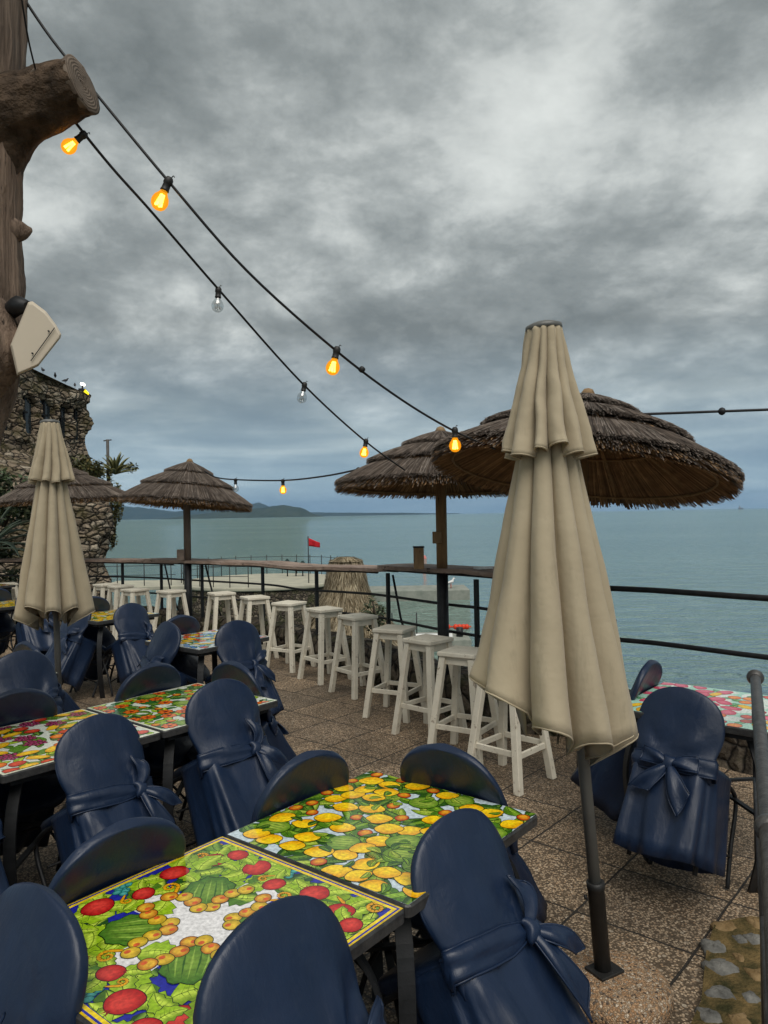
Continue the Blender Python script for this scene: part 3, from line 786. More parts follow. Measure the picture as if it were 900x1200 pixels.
# ------------------------------------------------------------------ thatched umbrellas
UND = [(.20, .115, .055), (.26, .155, .075), (.15, .085, .04)]
def thatch_tier(r0, r1, z0, z1, n, seed, thick=.05, fringe=.05, under=0):
    r = random.Random(seed); m = MB()
    base = [(.078, .060, .048), (.11, .088, .072), (.15, .122, .102), (.096, .073, .058), (.19, .16, .137), (.055, .043, .036)]
    K = 40
    rings = [[Vector((rr * math.cos(2*PI*k/K), rr * math.sin(2*PI*k/K), z)) for k in range(K)] for rr, z in ((max(r0 - .02, .004), z0 - thick * .3), (r1 * .96, z1 - thick * .4), (r1 * .95, z1 - thick * 1.1), (max(r0 - .02, .002), z0 - thick * 1.3))]
    b0 = len(m.v); m.loft(rings)
    for i in range(b0, len(m.v)): m.c[i] = (.13, .078, .04)
    sl_ = (z1 - z0) / (r1 - r0)
    for k in range(n):
        a = r.uniform(0, 2*PI); up = r.random() < .74
        ra = r0 + (r1 - r0) * (r.uniform(-.02, .12) if r.random() < .5 else r.uniform(.1, .75)); rb = r1 + r.uniform(-.012, fringe) * (1 if r.random() < .985 else 2.4)
        if rb - ra < .08: ra = rb - .1
        w = r.uniform(.0018, .0036); da = r.gauss(0, .016) / max(r1, .3)
        h = r.uniform(-thick * .45, thick * .25) if up else r.uniform(-thick * 1.35, -thick * .4)
        pts = []
        for f, bend in ((0, 0), (.5, .006), (1, -.012 * r.random() - (.02 if r.random() < .06 else 0))):
            rr = ra + (rb - ra) * f; aa = a + da * f
            pts.append(Vector((rr*math.cos(aa), rr*math.sin(aa), z0 + sl_ * (rr - r0) + h * (.35 + .65 * f) + bend + (.012 if up else -.005))))
        t = Vector((-math.sin(a), math.cos(a), 0)) * w; u = Vector((0, 0, w * .9))
        c = r.choice(base if (up or r.random() < .72) else UND); q = r.uniform(.7, 1.3); c = tuple(x * q for x in c); c2 = tuple(x * 1.12 for x in c)
        vs = []
        for p in pts: vs += [p - t, p + u, p + t]
        m.add(vs, [(0, 1, 4, 3), (1, 2, 5, 4), (3, 4, 7, 6), (4, 5, 8, 7)], 0, False, [c2 if i > 5 else c for i in range(9)])
    for k in range(under):      # reeds of the underside
        a = r.uniform(0, 2*PI); ra = r1 * r.uniform(.08, .7); rb = r1 * r.uniform(.86, .985); w = r.uniform(.003, .006); da = r.gauss(0, .02); vs = []
        zu = lambda rr: (z0 - thick * 1.2) + ((z1 - thick * 1.1) - (z0 - thick * 1.2)) * (rr - r0) / (r1 * .95 - r0) - .008 - .010 * r.random()
        for f in (0, 1):
            rr = ra + (rb - ra) * f; aa = a + da * f; p = Vector((rr*math.cos(aa), rr*math.sin(aa), zu(rr) if rr > r0 * .9 else zu(rr))); t = Vector((-math.sin(a), math.cos(a), 0)) * w
            vs += [p - t, p + Vector((0, 0, -w * .8)), p + t]
        q = r.uniform(.5, 1.4); c = tuple(x * q for x in r.choice(UND)); m.add(vs, [(0, 1, 4, 3), (1, 2, 5, 4)], 0, False, c)
    return m
def tiers(R, H, seed, dens=1.0):
    return [thatch_tier(.56*R, 1.0*R, .44*H, 0, int(4600*dens), seed, .045, .010, int(1800*dens)), thatch_tier(.22*R, .70*R, .77*H, .31*H + .048, int(3000*dens), seed+1, .042, .010),
            thatch_tier(.0, .37*R, 1.0*H, .64*H + .045, int(1300*dens), seed+2, .04, .010)]
def thatch_umbrella(label, base, R, H, zrim, tilt, pole_r, seed, pole_mat, dark_h, dens=1.0, meshes=None, lean=(0, 0)):
    u = thing('thatched_umbrella', label, 'umbrella', base, group='thatched umbrellas along the railing')
    m = MB(); m.tube([(0, 0, dark_h), (0, 0, 1.4), (lean[0], lean[1], zrim + H * .85)], pole_r, 14); m.build('pole', pole_mat, u)
    m = MB(); m.tube([(0, 0, 0), (0, 0, dark_h + .001)], pole_r * 1.05, 14); m.build('pole_sleeve', IRON, u)
    T = Matrix.Translation((lean[0], lean[1], zrim)) @ Matrix.Rotation(R_(tilt[0]), 4, 'X') @ Matrix.Rotation(R_(tilt[1]), 4, 'Y')
    res = []
    for i, tm in enumerate(meshes or tiers(R, H, seed, dens)):
        if isinstance(tm, MB): o = tm.build('thatch_tier', THATCH, u)
        else: o = bpy.data.objects.new('thatch_tier', tm); C.objects.link(o); o.parent = u
        o.matrix_local = T; res.append(o.data)
    m = MB(); m.lathe([(.035, H * .97), (.05, H + .0), (.03, H + .035), (.005, H + .045)], 12); o = m.build('cap', BOXW, u); o.matrix_local = T
    m = MB()
    for rr, z in ((R * .86, H * .14 - .095), (R * .5, H * .5 - .075)): m.tube([(rr*math.cos(2*PI*k/40), rr*math.sin(2*PI*k/40), z) for k in range(41)], .009, 6)
    o = m.build('wooden_ring', POLE_WOOD, u); o.matrix_local = T
    for k in range(8):
        a = 2*PI*k/8 + .2; m = MB(); m.tube([(.02*math.cos(a), .02*math.sin(a), H - .09), (R*.93*math.cos(a), R*.93*math.sin(a), H*.07 - .075)], .011, 6); o = m.build('rib', POLE_WOOD, u); o.matrix_local = T
    return u, res
def g0(px, d, z=0): p = W(px, 600, d); return Vector((p.x, d, z))
um, ms = thatch_umbrella('reed thatched umbrella on the brown wooden pole at the middle of the bar', g0(517, 6.32), .90, .45, 1.955, (-2, 1), .047, 11, POLE_WOOD, 1.2)
b = MB(); b.box((-.045, -.075, 1.50), (.075, .05, .10)); b.build('switch_box', BOXW, um, bevel=.006)
_, _ = thatch_umbrella('reed thatched umbrella on the grey pole at the far end of the bar', g0(219, 10.3), .90, .56, 1.93, (-3, 4.5), .05, 11, mk_wood('grey_pole_wood', (.10, .075, .055), (.2, .155, .12), (1, 1, .12), 20), 1.1)
thatch_umbrella('reed thatched umbrella half hidden behind the shorter closed parasol', g0(76, 11.4), .98, .5, 2.03, (2, -2), .05, 31, POLE_WOOD, 1.05, .8)
thatch_umbrella('largest thatched umbrella, tilted, its dark underside showing beside the tall parasol', g0(680, 4.75), .95, .50, 1.965, (-6.5, 9.0), .05, 41, POLE_WOOD, 1.05, 1.5)

bx = thing('wooden_box', 'small brown wooden box standing on the near counter against the wooden pole', 'box', W(491, 671, 6.22))
bx.location.z = zc(500) + .056
m = MB(); m.box((0, 0, .09), (.085, .085, .18)); m.build('body', BOXW, bx, bevel=.006)
m = MB(); m.box((0, 0, .185), (.095, .095, .012)); m.build('lid', IRON, bx, bevel=.003)
bx = thing('wooden_block', 'small grey wooden block beside the grey umbrella pole on the far counter', 'block', g0(211.5, 10.25, zc(212) + .02))
m = MB(); m.box((0, 0, .075), (.10, .10, .15)); m.build('body', PLANK, bx, bevel=.008)
tr_ = thing('white_tray', 'flat white tray lying on the near counter left of the tall parasol', 'tray', g0(565, 5.98, zc(565) + .056))
m = MB(); m.box((0, 0, .006), (.13, .09, .012), Matrix.Rotation(.4, 3, 'Z')); m.build('plate', WHITE, tr_, bevel=.003)

# gull on the jetty
gl = thing('seagull', 'white seagull standing on the concrete jetty right of the wooden pole', 'seagull', (W(528, 690, 42.6).x, 42.6, SEA + .595), (0, 0, .4))
m = MB(); m.tube([(-.30, 0, .27), (-.16, 0, .30), (0, 0, .34), (.13, 0, .40), (.18, 0, .50), (.22, 0, .57), (.27, 0, .56), (.33, 0, .54)], [.015, .07, .11, .09, .05, .055, .035, .006], 10); m.build('body', FEATHER_W, gl)
for s in (-1, 1):
    m = MB(); m.tube([(.02, s*.04, .26), (.03, s*.04, 0)], .012, 5); m.build('leg', ORANGE, gl)
    m = MB(); m.tube([(.1, s*.09, .37), (-.1, s*.11, .33), (-.36, s*.05, .27)], [.02, .05, .006], 8, flat=.5); m.build('wing', simple('grey_feathers', (.25, .26, .28), (.32, .33, .35)), gl)

# ------------------------------------------------------------------ bar stools
def stool(label, loc, rz):
    st = thing('bar_stool', label, 'bar stool', loc, (0, 0, rz), 'white bar stools along the counter')
    m = MB(); m.box((0, 0, .725), (.285, .285, .032)); m.build('seat', PAINT, st, bevel=.007)
    m = MB()
    for s in (-1, 1):
        m.box((0, s*.105, .68), (.20, .02, .055)); m.box((s*.105, 0, .68), (.02, .20, .055))
    m.build('apron', PAINT, st, bevel=.002, seg=1)
    for sx in (-1, 1):
        for sy in (-1, 1):
            m = MB(); m.bar((sx*.19, sy*.19, 0), (sx*.105, sy*.105, .708), .042, .042, up=(sx, sy, .0)); 
            # square legs aligned with the seat
            m = MB(); vs = []
            for z, q in ((0, .19), (.708, .108)):
                for a, b_ in ((-1, -1), (1, -1), (1, 1), (-1, 1)): vs.append((sx*q + a*.0235, sy*q + b_*.0235, z))
            m.add(vs, [(0, 3, 2, 1), (4, 5, 6, 7), (0, 1, 5, 4), (1, 2, 6, 5), (2, 3, 7, 6), (3, 0, 4, 7)], 0, False); m.build('leg', PAINT, st, bevel=.004, seg=1)
    def q_(z): return .19 - .082 * z / .708
    for k, (z, ax) in enumerate(((.215, 0), (.215, 1), (.265, 2), (.265, 3))):
        q = q_(z); m = MB()
        if ax == 0: m.box((0, -q, z), (2*q, .02, .035))
        if ax == 1: m.box((0, q, z), (2*q, .02, .035))
        if ax == 2: m.box((-q, 0, z - .04), (.02, 2*q - .02, .035))
        if ax == 3: m.box((q, 0, z - .04), (.02, 2*q - .02, .035))
        m.build('stretcher', PAINT, st, bevel=.002, seg=1)
    return st
ST = [(6, 11.5, 'white bar stool at the far left edge of the photo, before the ivy'), (123, 11.05, 'farthest white bar stool of the row, beside the rock pillar'), (140, 10.75, 'white bar stool squeezed in the middle of the crowded three at the far end'),
      (157, 10.2, 'white bar stool, nearest of the crowded three right of the shorter parasol'), (199, 9.9, 'white bar stool standing just left of the grey umbrella pole'), (258, 9.5, 'white bar stool first to the right of the grey umbrella pole'),
      (297, 8.95, 'white bar stool half hidden by the bow tied chair, below the pale terrace'), (337, 8.3, 'white bar stool below the red flag'), (378, 7.7, 'white bar stool just left of the straw hut'),
      (417, 7.1, 'white bar stool with chipped seat edge in front of the straw hut'), (460, 6.3, 'clean white bar stool under the start of the near counter board'), (499, 5.74, 'white bar stool with worn seat in front of the brown wooden pole'),
      (541, 5.2, 'white bar stool beside the left edge of the tall closed parasol'), (592, 4.72, 'nearest white bar stool, its seat hidden by the tall closed parasol')]
r = random.Random(3); st0 = None
for i, (px, d, lab) in enumerate(ST):
    loc = g0(px, d); rz = R_(47 + r.uniform(-16, 16))
    if st0 is None: st0 = stool(lab, loc, rz)
    else:
        s_ = copy_tree(st0); s_.location = loc; s_.rotation_euler = (0, 0, rz); s_['label'] = lab

# ------------------------------------------------------------------ closed parasols
def parasol_mesh(seed, nl, prof, zlo, phase, hemvar, point, slope):
    r = random.Random(seed)
    # irregular lobes
    ws = [r.uniform(.7, 1.35) for _ in range(nl)]; tot = sum(ws); edges = [0]
    for w_ in ws: edges.append(edges[-1] + w_ / tot * 2 * PI)
    amp = [r.uniform(.9, 1.12) for _ in range(nl)]; sk = [r.uniform(-.22, .22) for _ in range(nl)]; hv = [r.uniform(-1, 1) for _ in range(nl)]
    N = nl * 18
    def R(f):
        for (a, ra), (b, rb) in zip(prof, prof[1:]):
            if a <= f <= b: return ra + (rb - ra) * (f - a) / (b - a)
        return prof[-1][1]
    rings = []; K = 34
    for k in range(K):
        f = k / (K - 1); rg = []
        for i in range(N):
            L = i // 18; u = (i % 18) / 18
            us = u + sk[L] * u * (1 - u) * 2
            th = edges[L] + (edges[L+1] - edges[L]) * u + phase + .12 * math.sin(f * 2.5 + seed) + .05 * fbm((L, f * 3, seed), 2)
            lob = math.sin(PI * max(0, min(1, us))) ** .40
            dp = (.34 + .24 * f) if f > .05 else .25
            rr = R(f) * (1 - dp + dp * lob) * (1 + (amp[L] - 1) * lob * min(1, f * 2))
            rr *= 1 + .045 * fbm((math.cos(th) * 2, math.sin(th) * 2, f * 4 + seed), 3) + .022 * f * fbm((math.cos(th) * 9, math.sin(th) * 9, f * 2.2 + seed), 3)
            z = zlo[0] + (zlo[1] - zlo[0]) * f
            if f > .6:
                g = (f - .6) / .4; z += g * g * (hemvar * (hv[L] * .6 + point * (lob - .65)) - slope * math.cos(th))
            rg.append(Vector((rr * math.cos(th), rr * math.sin(th), z)))
        rings.append(rg)
    return rings
def parasol(label, base, rot, seed, phase, ztop, zflap, zhem, rs, pole_r, slope=0):
    p = thing('closed_parasol', label, 'parasol', base, rot, group='closed taupe parasols')
    PL = Matrix.Translation((0, 0, ztop)) @ Matrix.Rotation(-rot[1] * .86, 4, 'Y') @ Matrix.Translation((0, 0, -ztop))
    H = ztop - zflap
    m = MB(); rg_ = parasol_mesh(seed, 11, [(0, rs[0]), (.25, rs[0] * 1.42), (1, rs[1] * .93)], (ztop - .004, zhem), phase, .10, 1.0, slope); m.loft(rg_); m.tube(rg_[-1] + rg_[-1][:1], .0018, 4, caps=False); m.build('canopy', CANVAS, p, solid=.004).matrix_local = PL
    m = MB(); rg_ = parasol_mesh(seed + 5, 13, [(0, rs[0] * 1.05), (.3, rs[0] * 1.45), (1, rs[2])], (ztop, zflap), phase + .5, .035, .6, 0); m.loft(rg_); m.tube(rg_[-1] + rg_[-1][:1], .0016, 4, caps=False); m.build('vent_flap', CANVAS, p, solid=.004).matrix_local = PL
    m = MB(); m.lathe([(rs[0] * .98, ztop - .006), (rs[0] * 1.10, ztop + .0), (rs[0] * 1.08, ztop + .012), (rs[0] * .7, ztop + .022), (.01, ztop + .027)], 28); m.build('top_cap', POLE_GREY, p)
    m = MB(); m.tube([(0, 0, .02), (0, 0, ztop - .03)], pole_r, 16); m.build('pole', POLE_GREY, p)
    # folded ribs and the loose inner cloth seen under the hem
    for k in range(8):
        a = 2*PI*k/8; m = MB(); m.tube([(.03*math.cos(a), .03*math.sin(a), ztop - .1), (rs[1]*.42*math.cos(a), rs[1]*.42*math.sin(a), zhem + .10)], .007, 5); m.build('rib', IRON, p).matrix_local = PL
    r = random.Random(seed)
    m = MB()
    for k in range(4):
        a = phase + 2*PI*k/4 + r.uniform(-.3, .3); r0 = rs[1] * .50; zb = zhem - r.uniform(.02, .09); rg = []
        for j in range(7):
            f = j / 6; aa = a + (f - .5) * 1.1; q = math.sin(PI * f)
            rg.append([Vector((r0*.9*math.cos(aa), r0*.9*math.sin(aa), zhem + .30)), Vector((r0*(1-.1*q)*math.cos(aa), r0*(1-.1*q)*math.sin(aa), zhem + .10)), Vector((r0*(.95-.25*q)*math.cos(aa), r0*(.95-.25*q)*math.sin(aa), zb + .07*(1-q)))])
        m.loft(rg, closed=False)
    m.build('inner_fold', CANVAS, p, solid=.004).matrix_local = PL
    return p
pb = Vector((.730, 2.565, .10))
par = parasol('tall closed taupe parasol in the foreground, leaning on its black sleeve', pb + Vector((0, 0, 0)), (0, R_(-4.2), R_(0)), 4, .3, 2.24, 1.81, .88, (.058, .292, .160), .021, .075)
parasol('shorter closed taupe parasol among the tables on the left', g0(67, 5.3), (0, R_(-1.0), 0), 15, 1.1, 2.40, 1.98, 1.03, (.06, .275, .158), .021)
bs = thing('parasol_base', 'round pebble cast parasol base with black sleeve under the tall parasol', 'parasol base', (pb.x + .035, pb.y - .02, 0))
m = MB(); m.lathe([(.15, 0), (.176, .015), (.188, .05), (.180, .085), (.155, .103), (.08, .108), (.01, .108)], 48); m.build('cast_stone', GRANITE, bs)
Tm = Matrix.Translation((-.035, .02, .108)) @ Matrix.Rotation(R_(-3.9), 4, 'Y')
m = MB(); m.lathe([(.0255, 0), (.0285, .002), (.0285, .285), (.031, .287), (.031, .31), (.0225, .312)], 20, Tm); m.lathe([(.004, .0), (.009, .0), (.009, .01)], 8, Tm @ Matrix.Translation((-.033, 0, .26)) @ Matrix.Rotation(R_(-90), 4, 'Y')); m.build('sleeve', SLEEVE, bs)
m = MB(); m.box((-.03, .02, .113), (.105, .085, .010), Matrix.Rotation(.5, 3, 'Z')); m.build('foot_plate', SLEEVE, bs, bevel=.002)
bs2 = thing('parasol_base', 'parasol base hidden behind the chairs, under the shorter parasol', 'parasol base', (g0(67, 5.3).x, 5.3, 0))
m = MB(); m.lathe([(.15, 0), (.176, .015), (.188, .05), (.180, .085), (.155, .103), (.03, .108)], 32); m.build('cast_stone', GRANITE, bs2)

# ------------------------------------------------------------------ dead trunk and speaker
def cat(P, n=8):
    P = [Vector(p) for p in P]; out = []
    for i in range(len(P) - 1):
        a, b, c, d = P[max(i-1, 0)], P[i], P[i+1], P[min(i+2, len(P)-1)]
        for k in range(n):
            t = k / n; out.append(.5 * ((2*b) + (c - a)*t + (2*a - 5*b + 4*c - d)*t*t + (3*b - a - 3*c + d)*t**3))
    out.append(P[-1]); return out
def tubes4(m, P, n=26, per=9, amp=.09, seed=0, caps=True, mi=0):
    Q = cat([Vector((*p[:3], p[3])) if len(p) == 4 else p for p in P], per)
    pts = [Vector(q[:3]) for q in Q]; rd = [q[3] for q in Q]
    m.tube(pts, rd, n, mi, caps, True, jit=lambda i, k, a: 1 + amp * fbm((math.cos(a) * 2.2, math.sin(a) * 2.2, i * .09 + seed), 4) + amp * .5 * math.sin(a * 7 + i * .05 + seed) * .5 + (.045 * fbm((math.cos(a) * 9, math.sin(a) * 9, i * .035 + seed), 4) if n > 40 else 0))
D = 2.9; k_ = D / FPX
def tp(px, py, rpx, d=D): p = W(px, py, d); return (p.x, p.y, p.z, rpx * k_)
tb = W(-92, 1119, D); tb.z = 0
tk = thing('dead_tree_post', 'bare dead tree trunk with sawn off branch at the left edge', 'tree trunk', tb)
m = MB(); tubes4(m, [tp(-38, -160, 60), tp(-38, -40, 61), tp(-37, 60, 60), tp(-38, 150, 58), tp(-40, 230, 60), tp(-39, 300, 59), tp(-36, 350, 58), tp(-34, 395, 57), tp(-41, 440, 57), tp(-56, 490, 56), tp(-72, 580, 56), tp(-85, 800, 60), (tb.x, tb.y, -.05, 64 * k_)], 72)
tubes4(m, [tp(-20, 265, 30), tp(4, 268, 24), tp(20, 270, 14), tp(30, 270, 8), tp(37, 269, 2.5)], 14, 5, .2, 3)
tubes4(m, [tp(-15, 360, 22, 2.82), tp(-4, 395, 27, 2.80), tp(0, 418, 27, 2.80), tp(-8, 445, 18, 2.84), tp(-20, 480, 8, 2.9)], 14, 5, .15, 7)
m.build('trunk', TRUNKW, tk, True)
m = MB(); e1_ = W(97, 100, 2.845)
tubes4(m, [tp(-52, 190, 62), tp(-12, 150, 50, 2.9), tp(24, 130, 38, 2.88), tp(62, 114, 33, 2.865), (e1_.x, e1_.y, e1_.z, 31 * k_)], 64, 14, .10, 1, False)
tubes4(m, [tp(-38, 275, 34), tp(-28, 230, 36), tp(-13, 190, 35), tp(6, 158, 31), tp(28, 136, 26, 2.88), tp(40, 122, 12, 2.87)], 20, 6, .12, 5)
bo = m.build('branch', simple('dark_bark', (.035, .024, .016), (.105, .07, .046), 14, .9, .2, 26, 1.0, .03), tk, True)
p3 = W(62, 114, 2.868); ax = (e1_ - p3).normalized()
ux = ax.cross(Vector((0, 0, 1))).normalized(); uy = ax.cross(ux)
m = MB(); rings = []
for q, o_ in ((.98, -.02), (1.015, -.004), (1.0, .003), (.8, .006), (.5, .007), (.22, .004), (.02, .002)):
    rings.append([e1_ + ax * (o_ + .004 * fbm((i * .7, q * 5, 1), 2)) + (ux * math.cos(2*PI*i/32) + uy * math.sin(2*PI*i/32)) * 31.5 * k_ * q * (1 + .05 * fbm((math.cos(2*PI*i/32) * 2, math.sin(2*PI*i/32) * 2, 3), 3)) for i in range(32)])
m.loft(rings[::-1] if True else rings, cap0=True); 
def mk_cut(c):
    t = NT('growth_rings'); v = t.coord('Object'); d = t.n('ShaderNodeVectorMath'); d.operation = 'DISTANCE'; t.l(v, d.inputs[0]); d.inputs[1].default_value = c
    s = t.math('ADD', t.math('MULTIPLY', d.outputs['Value'], 520), t.math('MULTIPLY', t.noise(v, 14, 4), 9)); w = t.math('MULTIPLY', t.math('ADD', t.math('SINE', s), 1.0), .5)
    col = t.mix(w, (.10, .075, .058), (.185, .145, .112)); col = t.mix(t.ramp(t.noise(v, 26, 6, .7), [(.58, 0.0), (.66, .85)]), col, (.025, .018, .013))
    return t.bsdf(col, .85, .2, 0, t.bump(t.math('ADD', w, t.noise(v, 40, 5)), .5, .004))
ce = m.build('sawn_end', mk_cut(e1_ + ax * .004 - tk.location + ux * .006), None, False); 
ce.parent = bo
for v in ce.data.vertices: v.co -= tk.location
spk = thing('wall_speaker', 'cream outdoor loudspeaker box fixed to the dead trunk', 'speaker', W(30, 395, 2.76))
poly = [(33, 354), (38, 353), (54, 365), (66, 381), (72, 392), (71, 396), (45, 429), (41, 431), (20, 440), (12, 405)]
m = MB(); rings = []
for d, s in ((2.66, .93), (2.675, 1.0), (2.86, 1.0), (2.875, .93)):
    cxx, cyy = 40, 396; rings.append([W(cxx + (x - cxx) * s, cyy + (y - cyy) * s, d) for x, y in poly])
m.loft(rings, cap0=True, cap1=True, smooth=False); m.build('cabinet', CREAM, spk, True, bevel=.003)
m = MB(); a, b = W(64, 384, 2.654), W(36, 423, 2.654); m.bar(a, b, .0025, .002, up=(0, 1, 0)); m.build('seam', IRON, spk, True)
for x, y in ((57, 388), (38, 414)):
    m = MB(); c = W(x, y, 2.655); m.lathe([(.003, -.003), (.003, .003)], 8, Matrix.Translation(c) @ Matrix.Rotation(R_(90), 4, 'X')); m.build('screw', IRON, spk, True)
m = MB(); c = W(22, 357, 2.77); m.tube([W(8, 368, 2.85), c, W(33, 360, 2.75)], [.03, .034, .022], 10); m.build('bracket', IRON, spk, True)

# ------------------------------------------------------------------ string lights
def cable(label, P, r, name='light_cable'):
    P = [W(*p) for p in P]; Q = cat(P, 6)
    m = MB(); m.tube(Q, r, 8); o = m.build(name, IRON, org=P[0]); return tag(o, label, 'cable')
cable('thick upper light cable with three lit bulbs, trunk to the largest thatched umbrella', [(20, -14, 3.0), (60, 45, 3.0), (112, 109, 3.0), (197, 212, 3.0), (290, 318, 3.15), (394, 411, 3.4), (470, 468, 3.75), (532, 505, 4.05), (580, 526, 4.25)], .0058)
cable('lower light cable with four bulbs, from the branch to the middle thatched umbrella', [(42, 82, 2.9), (70, 118, 2.98), (88, 143, 2.95), (130, 195, 3.05), (180, 251, 3.2), (256, 339, 3.6), (355, 450, 4.3), (428, 517, 5.0), (476, 552, 5.55)], .0058)
cable('thin hanging wire tied to the top of the branch', [(24, -10, 2.52), (33, 45, 2.65), (42, 83, 2.78)], .0032)
m = MB(); kx = W(42, 86, 2.78); m.tube([kx + Vector((-.02, 0, -.01)), kx + Vector((0, 0, .012)), kx + Vector((.02, 0, -.012))], .011, 6); o = m.build('wire_knot', CUTW, org=kx); tag(o, 'frayed knot of the thin wire on top of the branch', 'knot')
cable('sagging light cable between the far thatched umbrella and the middle one', [(240, 552, 10.1), (252, 559, 9.9), (275, 562, 9.5), (331, 563, 8.5), (380, 558, 7.6), (420, 550, 6.95), (432, 547, 6.7)], .009)
cable('black cable leaving the largest thatched umbrella to the right edge', [(730, 484, 4.9), (745, 485.5, 4.85), (846, 482, 4.7), (915, 479.5, 4.6)], .0085)
def joint(px, py, d, s, label):
    m = MB(); c = W(px, py, d); m.lathe([(.004, -s), (s * .8, -s*.5), (s, 0), (s*.8, s*.5), (.004, s)], 12, Matrix.Rotation(R_(90), 4, 'Y')); o = m.build('cable_joint', IRON); o.location = c; tag(o, label, 'joint')
joint(846, 482, 4.7, .026, 'round black joint on the cable at the right edge')
joint(420, 551, 6.95, .03, 'small black joint on the sagging cable left of the middle umbrella')
joint(424, 433, 3.52, .017, 'black joint on the upper cable right of the middle lit bulb')
BPROF = [(.0135, 0), (.0145, -.006), (.020, -.016), (.028, -.027), (.0325, -.041), (.0325, -.052), (.028, -.066), (.018, -.077), (.006, -.081)]
def bulb(label, px, py, d, on, tilt=(0, 0), s=1.0):
    """px, py = where the socket meets the cable"""
    b = thing('light_bulb', label, 'light bulb', W(px, py, d), (R_(tilt[0]), R_(tilt[1]), 0), 'bulbs on the light cables'); b.scale = (s, s, s)
    m = MB(); m.lathe([(.008, .012), (.012, .010), (.017, .002), (.018, -.014), (.015, -.018), (.0155, -.038), (.017, -.040), (.017, -.046), (.013, -.047)], 16); m.tube([(.004, 0, .008), (.010, 0, .022), (.016, 0, .018)], .0022, 5); m.build('socket', SLEEVE, b)
    m = MB(); m.lathe([(r_, z - .044) for r_, z in BPROF], 20); m.build('glass', AMBER if on else CLEAR, b)
    m = MB()
    for k in range(4):
        a = PI * k / 4 * 2; m.tube([(.005*math.cos(a), .005*math.sin(a), -.062), (.012*math.cos(a), .012*math.sin(a), -.108)], .0042 if on else .0012, 6)
    if on: m.lathe([(.003, -.052), (.012, -.060), (.021, -.078), (.023, -.092), (.018, -.106), (.004, -.116)], 16, None, 1); m.lathe([(.003, -.058), (.008, -.064), (.014, -.080), (.015, -.092), (.011, -.102), (.003, -.108)], 16, None, 1)
    m.build('filament', [FIL, GLOW] if on else FIL_OFF, b)
bulb('lit amber bulb under the sawn branch, leaning to the left', 99, 157, 2.95, True, (0, 52), .88)
bulb('lit amber bulb high on the upper cable right of the branch', 198, 211, 3.0, True, (0, 24), 1.05)
bulb('unlit clear bulb on the lower cable, nearest the trunk', 256, 339, 3.6, False, (0, 4), .9)
bulb('lit amber bulb halfway along the upper cable', 395, 409, 3.4, True, (0, 14), .98)
bulb('unlit clear bulb on the lower cable below the halfway lit bulb', 357, 450, 4.3, False, (0, 12), .9)
bulb('lit amber bulb just above the left slope of the middle umbrella', 429, 516, 5.0, True, (0, 10), .95)
bulb('lit amber bulb in front of the middle umbrella peak', 533, 503, 4.05, True, (0, 0), 1.0)
bulb('unlit bulb hanging right of the far thatched umbrella', 276, 562, 9.5, False, (0, 0), 1.3)
bulb('small lit bulb hanging over the sea on the sagging cable', 331.5, 563, 8.5, True, (0, 0), 1.25)

# ------------------------------------------------------------------ handrail at the right edge, mossy stones
A_ = Vector((1.632, 3.28, 0)); B_ = Vector((.765, 1.48, 0)); dr = (B_ - A_).normalized(); E_ = B_ + Vector((-.245, -.50, 0))
hr = thing('steel_handrail', 'worn grey steel handrail with round end cap at the right edge', 'handrail', A_)
for z, r0, st in ((.95, .021, A_), (.50, .0175, A_)):
    m = MB(); m.tube(cat([st + Vector((0, 0, z)), st.lerp(B_, .5) + Vector((.0, 0, z)), B_ + Vector((0, 0, z)), E_ + Vector((0, 0, z))], 10), r0, 16, jit=lambda i, k, a: 1 + .03 * fbm((i * .7, k * .5, 0), 2)); m.build('rail', IRON_GREY, hr, True)
for f in (0, .62, 1.05):
    p = A_.lerp(B_, f); m = MB(); m.tube([p + Vector((0, 0, 0)), p + Vector((0, 0, .94))], .017, 14); m.build('post', IRON_GREY, hr, True)
m = MB(); T_ = Matrix.Translation(A_ + Vector((0, 0, .95))) @ (-dr).to_track_quat('Z', 'Y').to_matrix().to_4x4(); m.lathe([(.022, -.03), (.031, -.02), (.036, 0), (.031, .02), (.012, .03), (.002, .032)], 18, T_); m.build('end_cap', IRON_GREY, hr, True)
for f in (.86,):
    c = A_.lerp(B_, f) + Vector((0, 0, .95)); m = MB(); m.lathe([(.022, -.022), (.03, -.016), (.032, 0), (.03, .016), (.022, .022)], 18, Matrix.Translation(c) @ dr.to_track_quat('Z', 'Y').to_matrix().to_4x4()); m.build('collar', IRON_GREY, hr, True)
se = thing('stone_edging', 'patch of grey and ochre stones with moss let into the paving by the handrail', 'stones', (1.35, 2.7, 0))
def G(px, py): 
    r = Fv + Rv * ((px - 450) / FPX) + Uv * ((600 - py) / FPX); return Vector((0, 0, HC)) + r * (-HC / r.z)
pg = [G(x, y) for x, y in ((838, 1088), (880, 1080), (930, 1090), (960, 1215), (800, 1230), (822, 1180), (828, 1120))]
m = MB(); n = len(pg); vs = [(p.x, p.y, .024) for p in pg] + [(p.x, p.y, -.02) for p in pg]; m.add(vs, [tuple(range(n))[::-1]] + [(i, (i+1) % n, n + (i+1) % n, n + i) for i in range(n)], smooth=False)
m.build('moss_bed', simple('mossy_mortar', (.045, .042, .018), (.19, .13, .055), 16, .95, .1, 90, 1.0, .012), se, True)
SG = simple('grey_stone', (.08, .078, .072), (.21, .203, .185), 18, .85, .2, 50, .7, .008); SO = simple('ochre_stone', (.15, .095, .04), (.28, .19, .095), 14, .85, .2, 50, .7, .008)
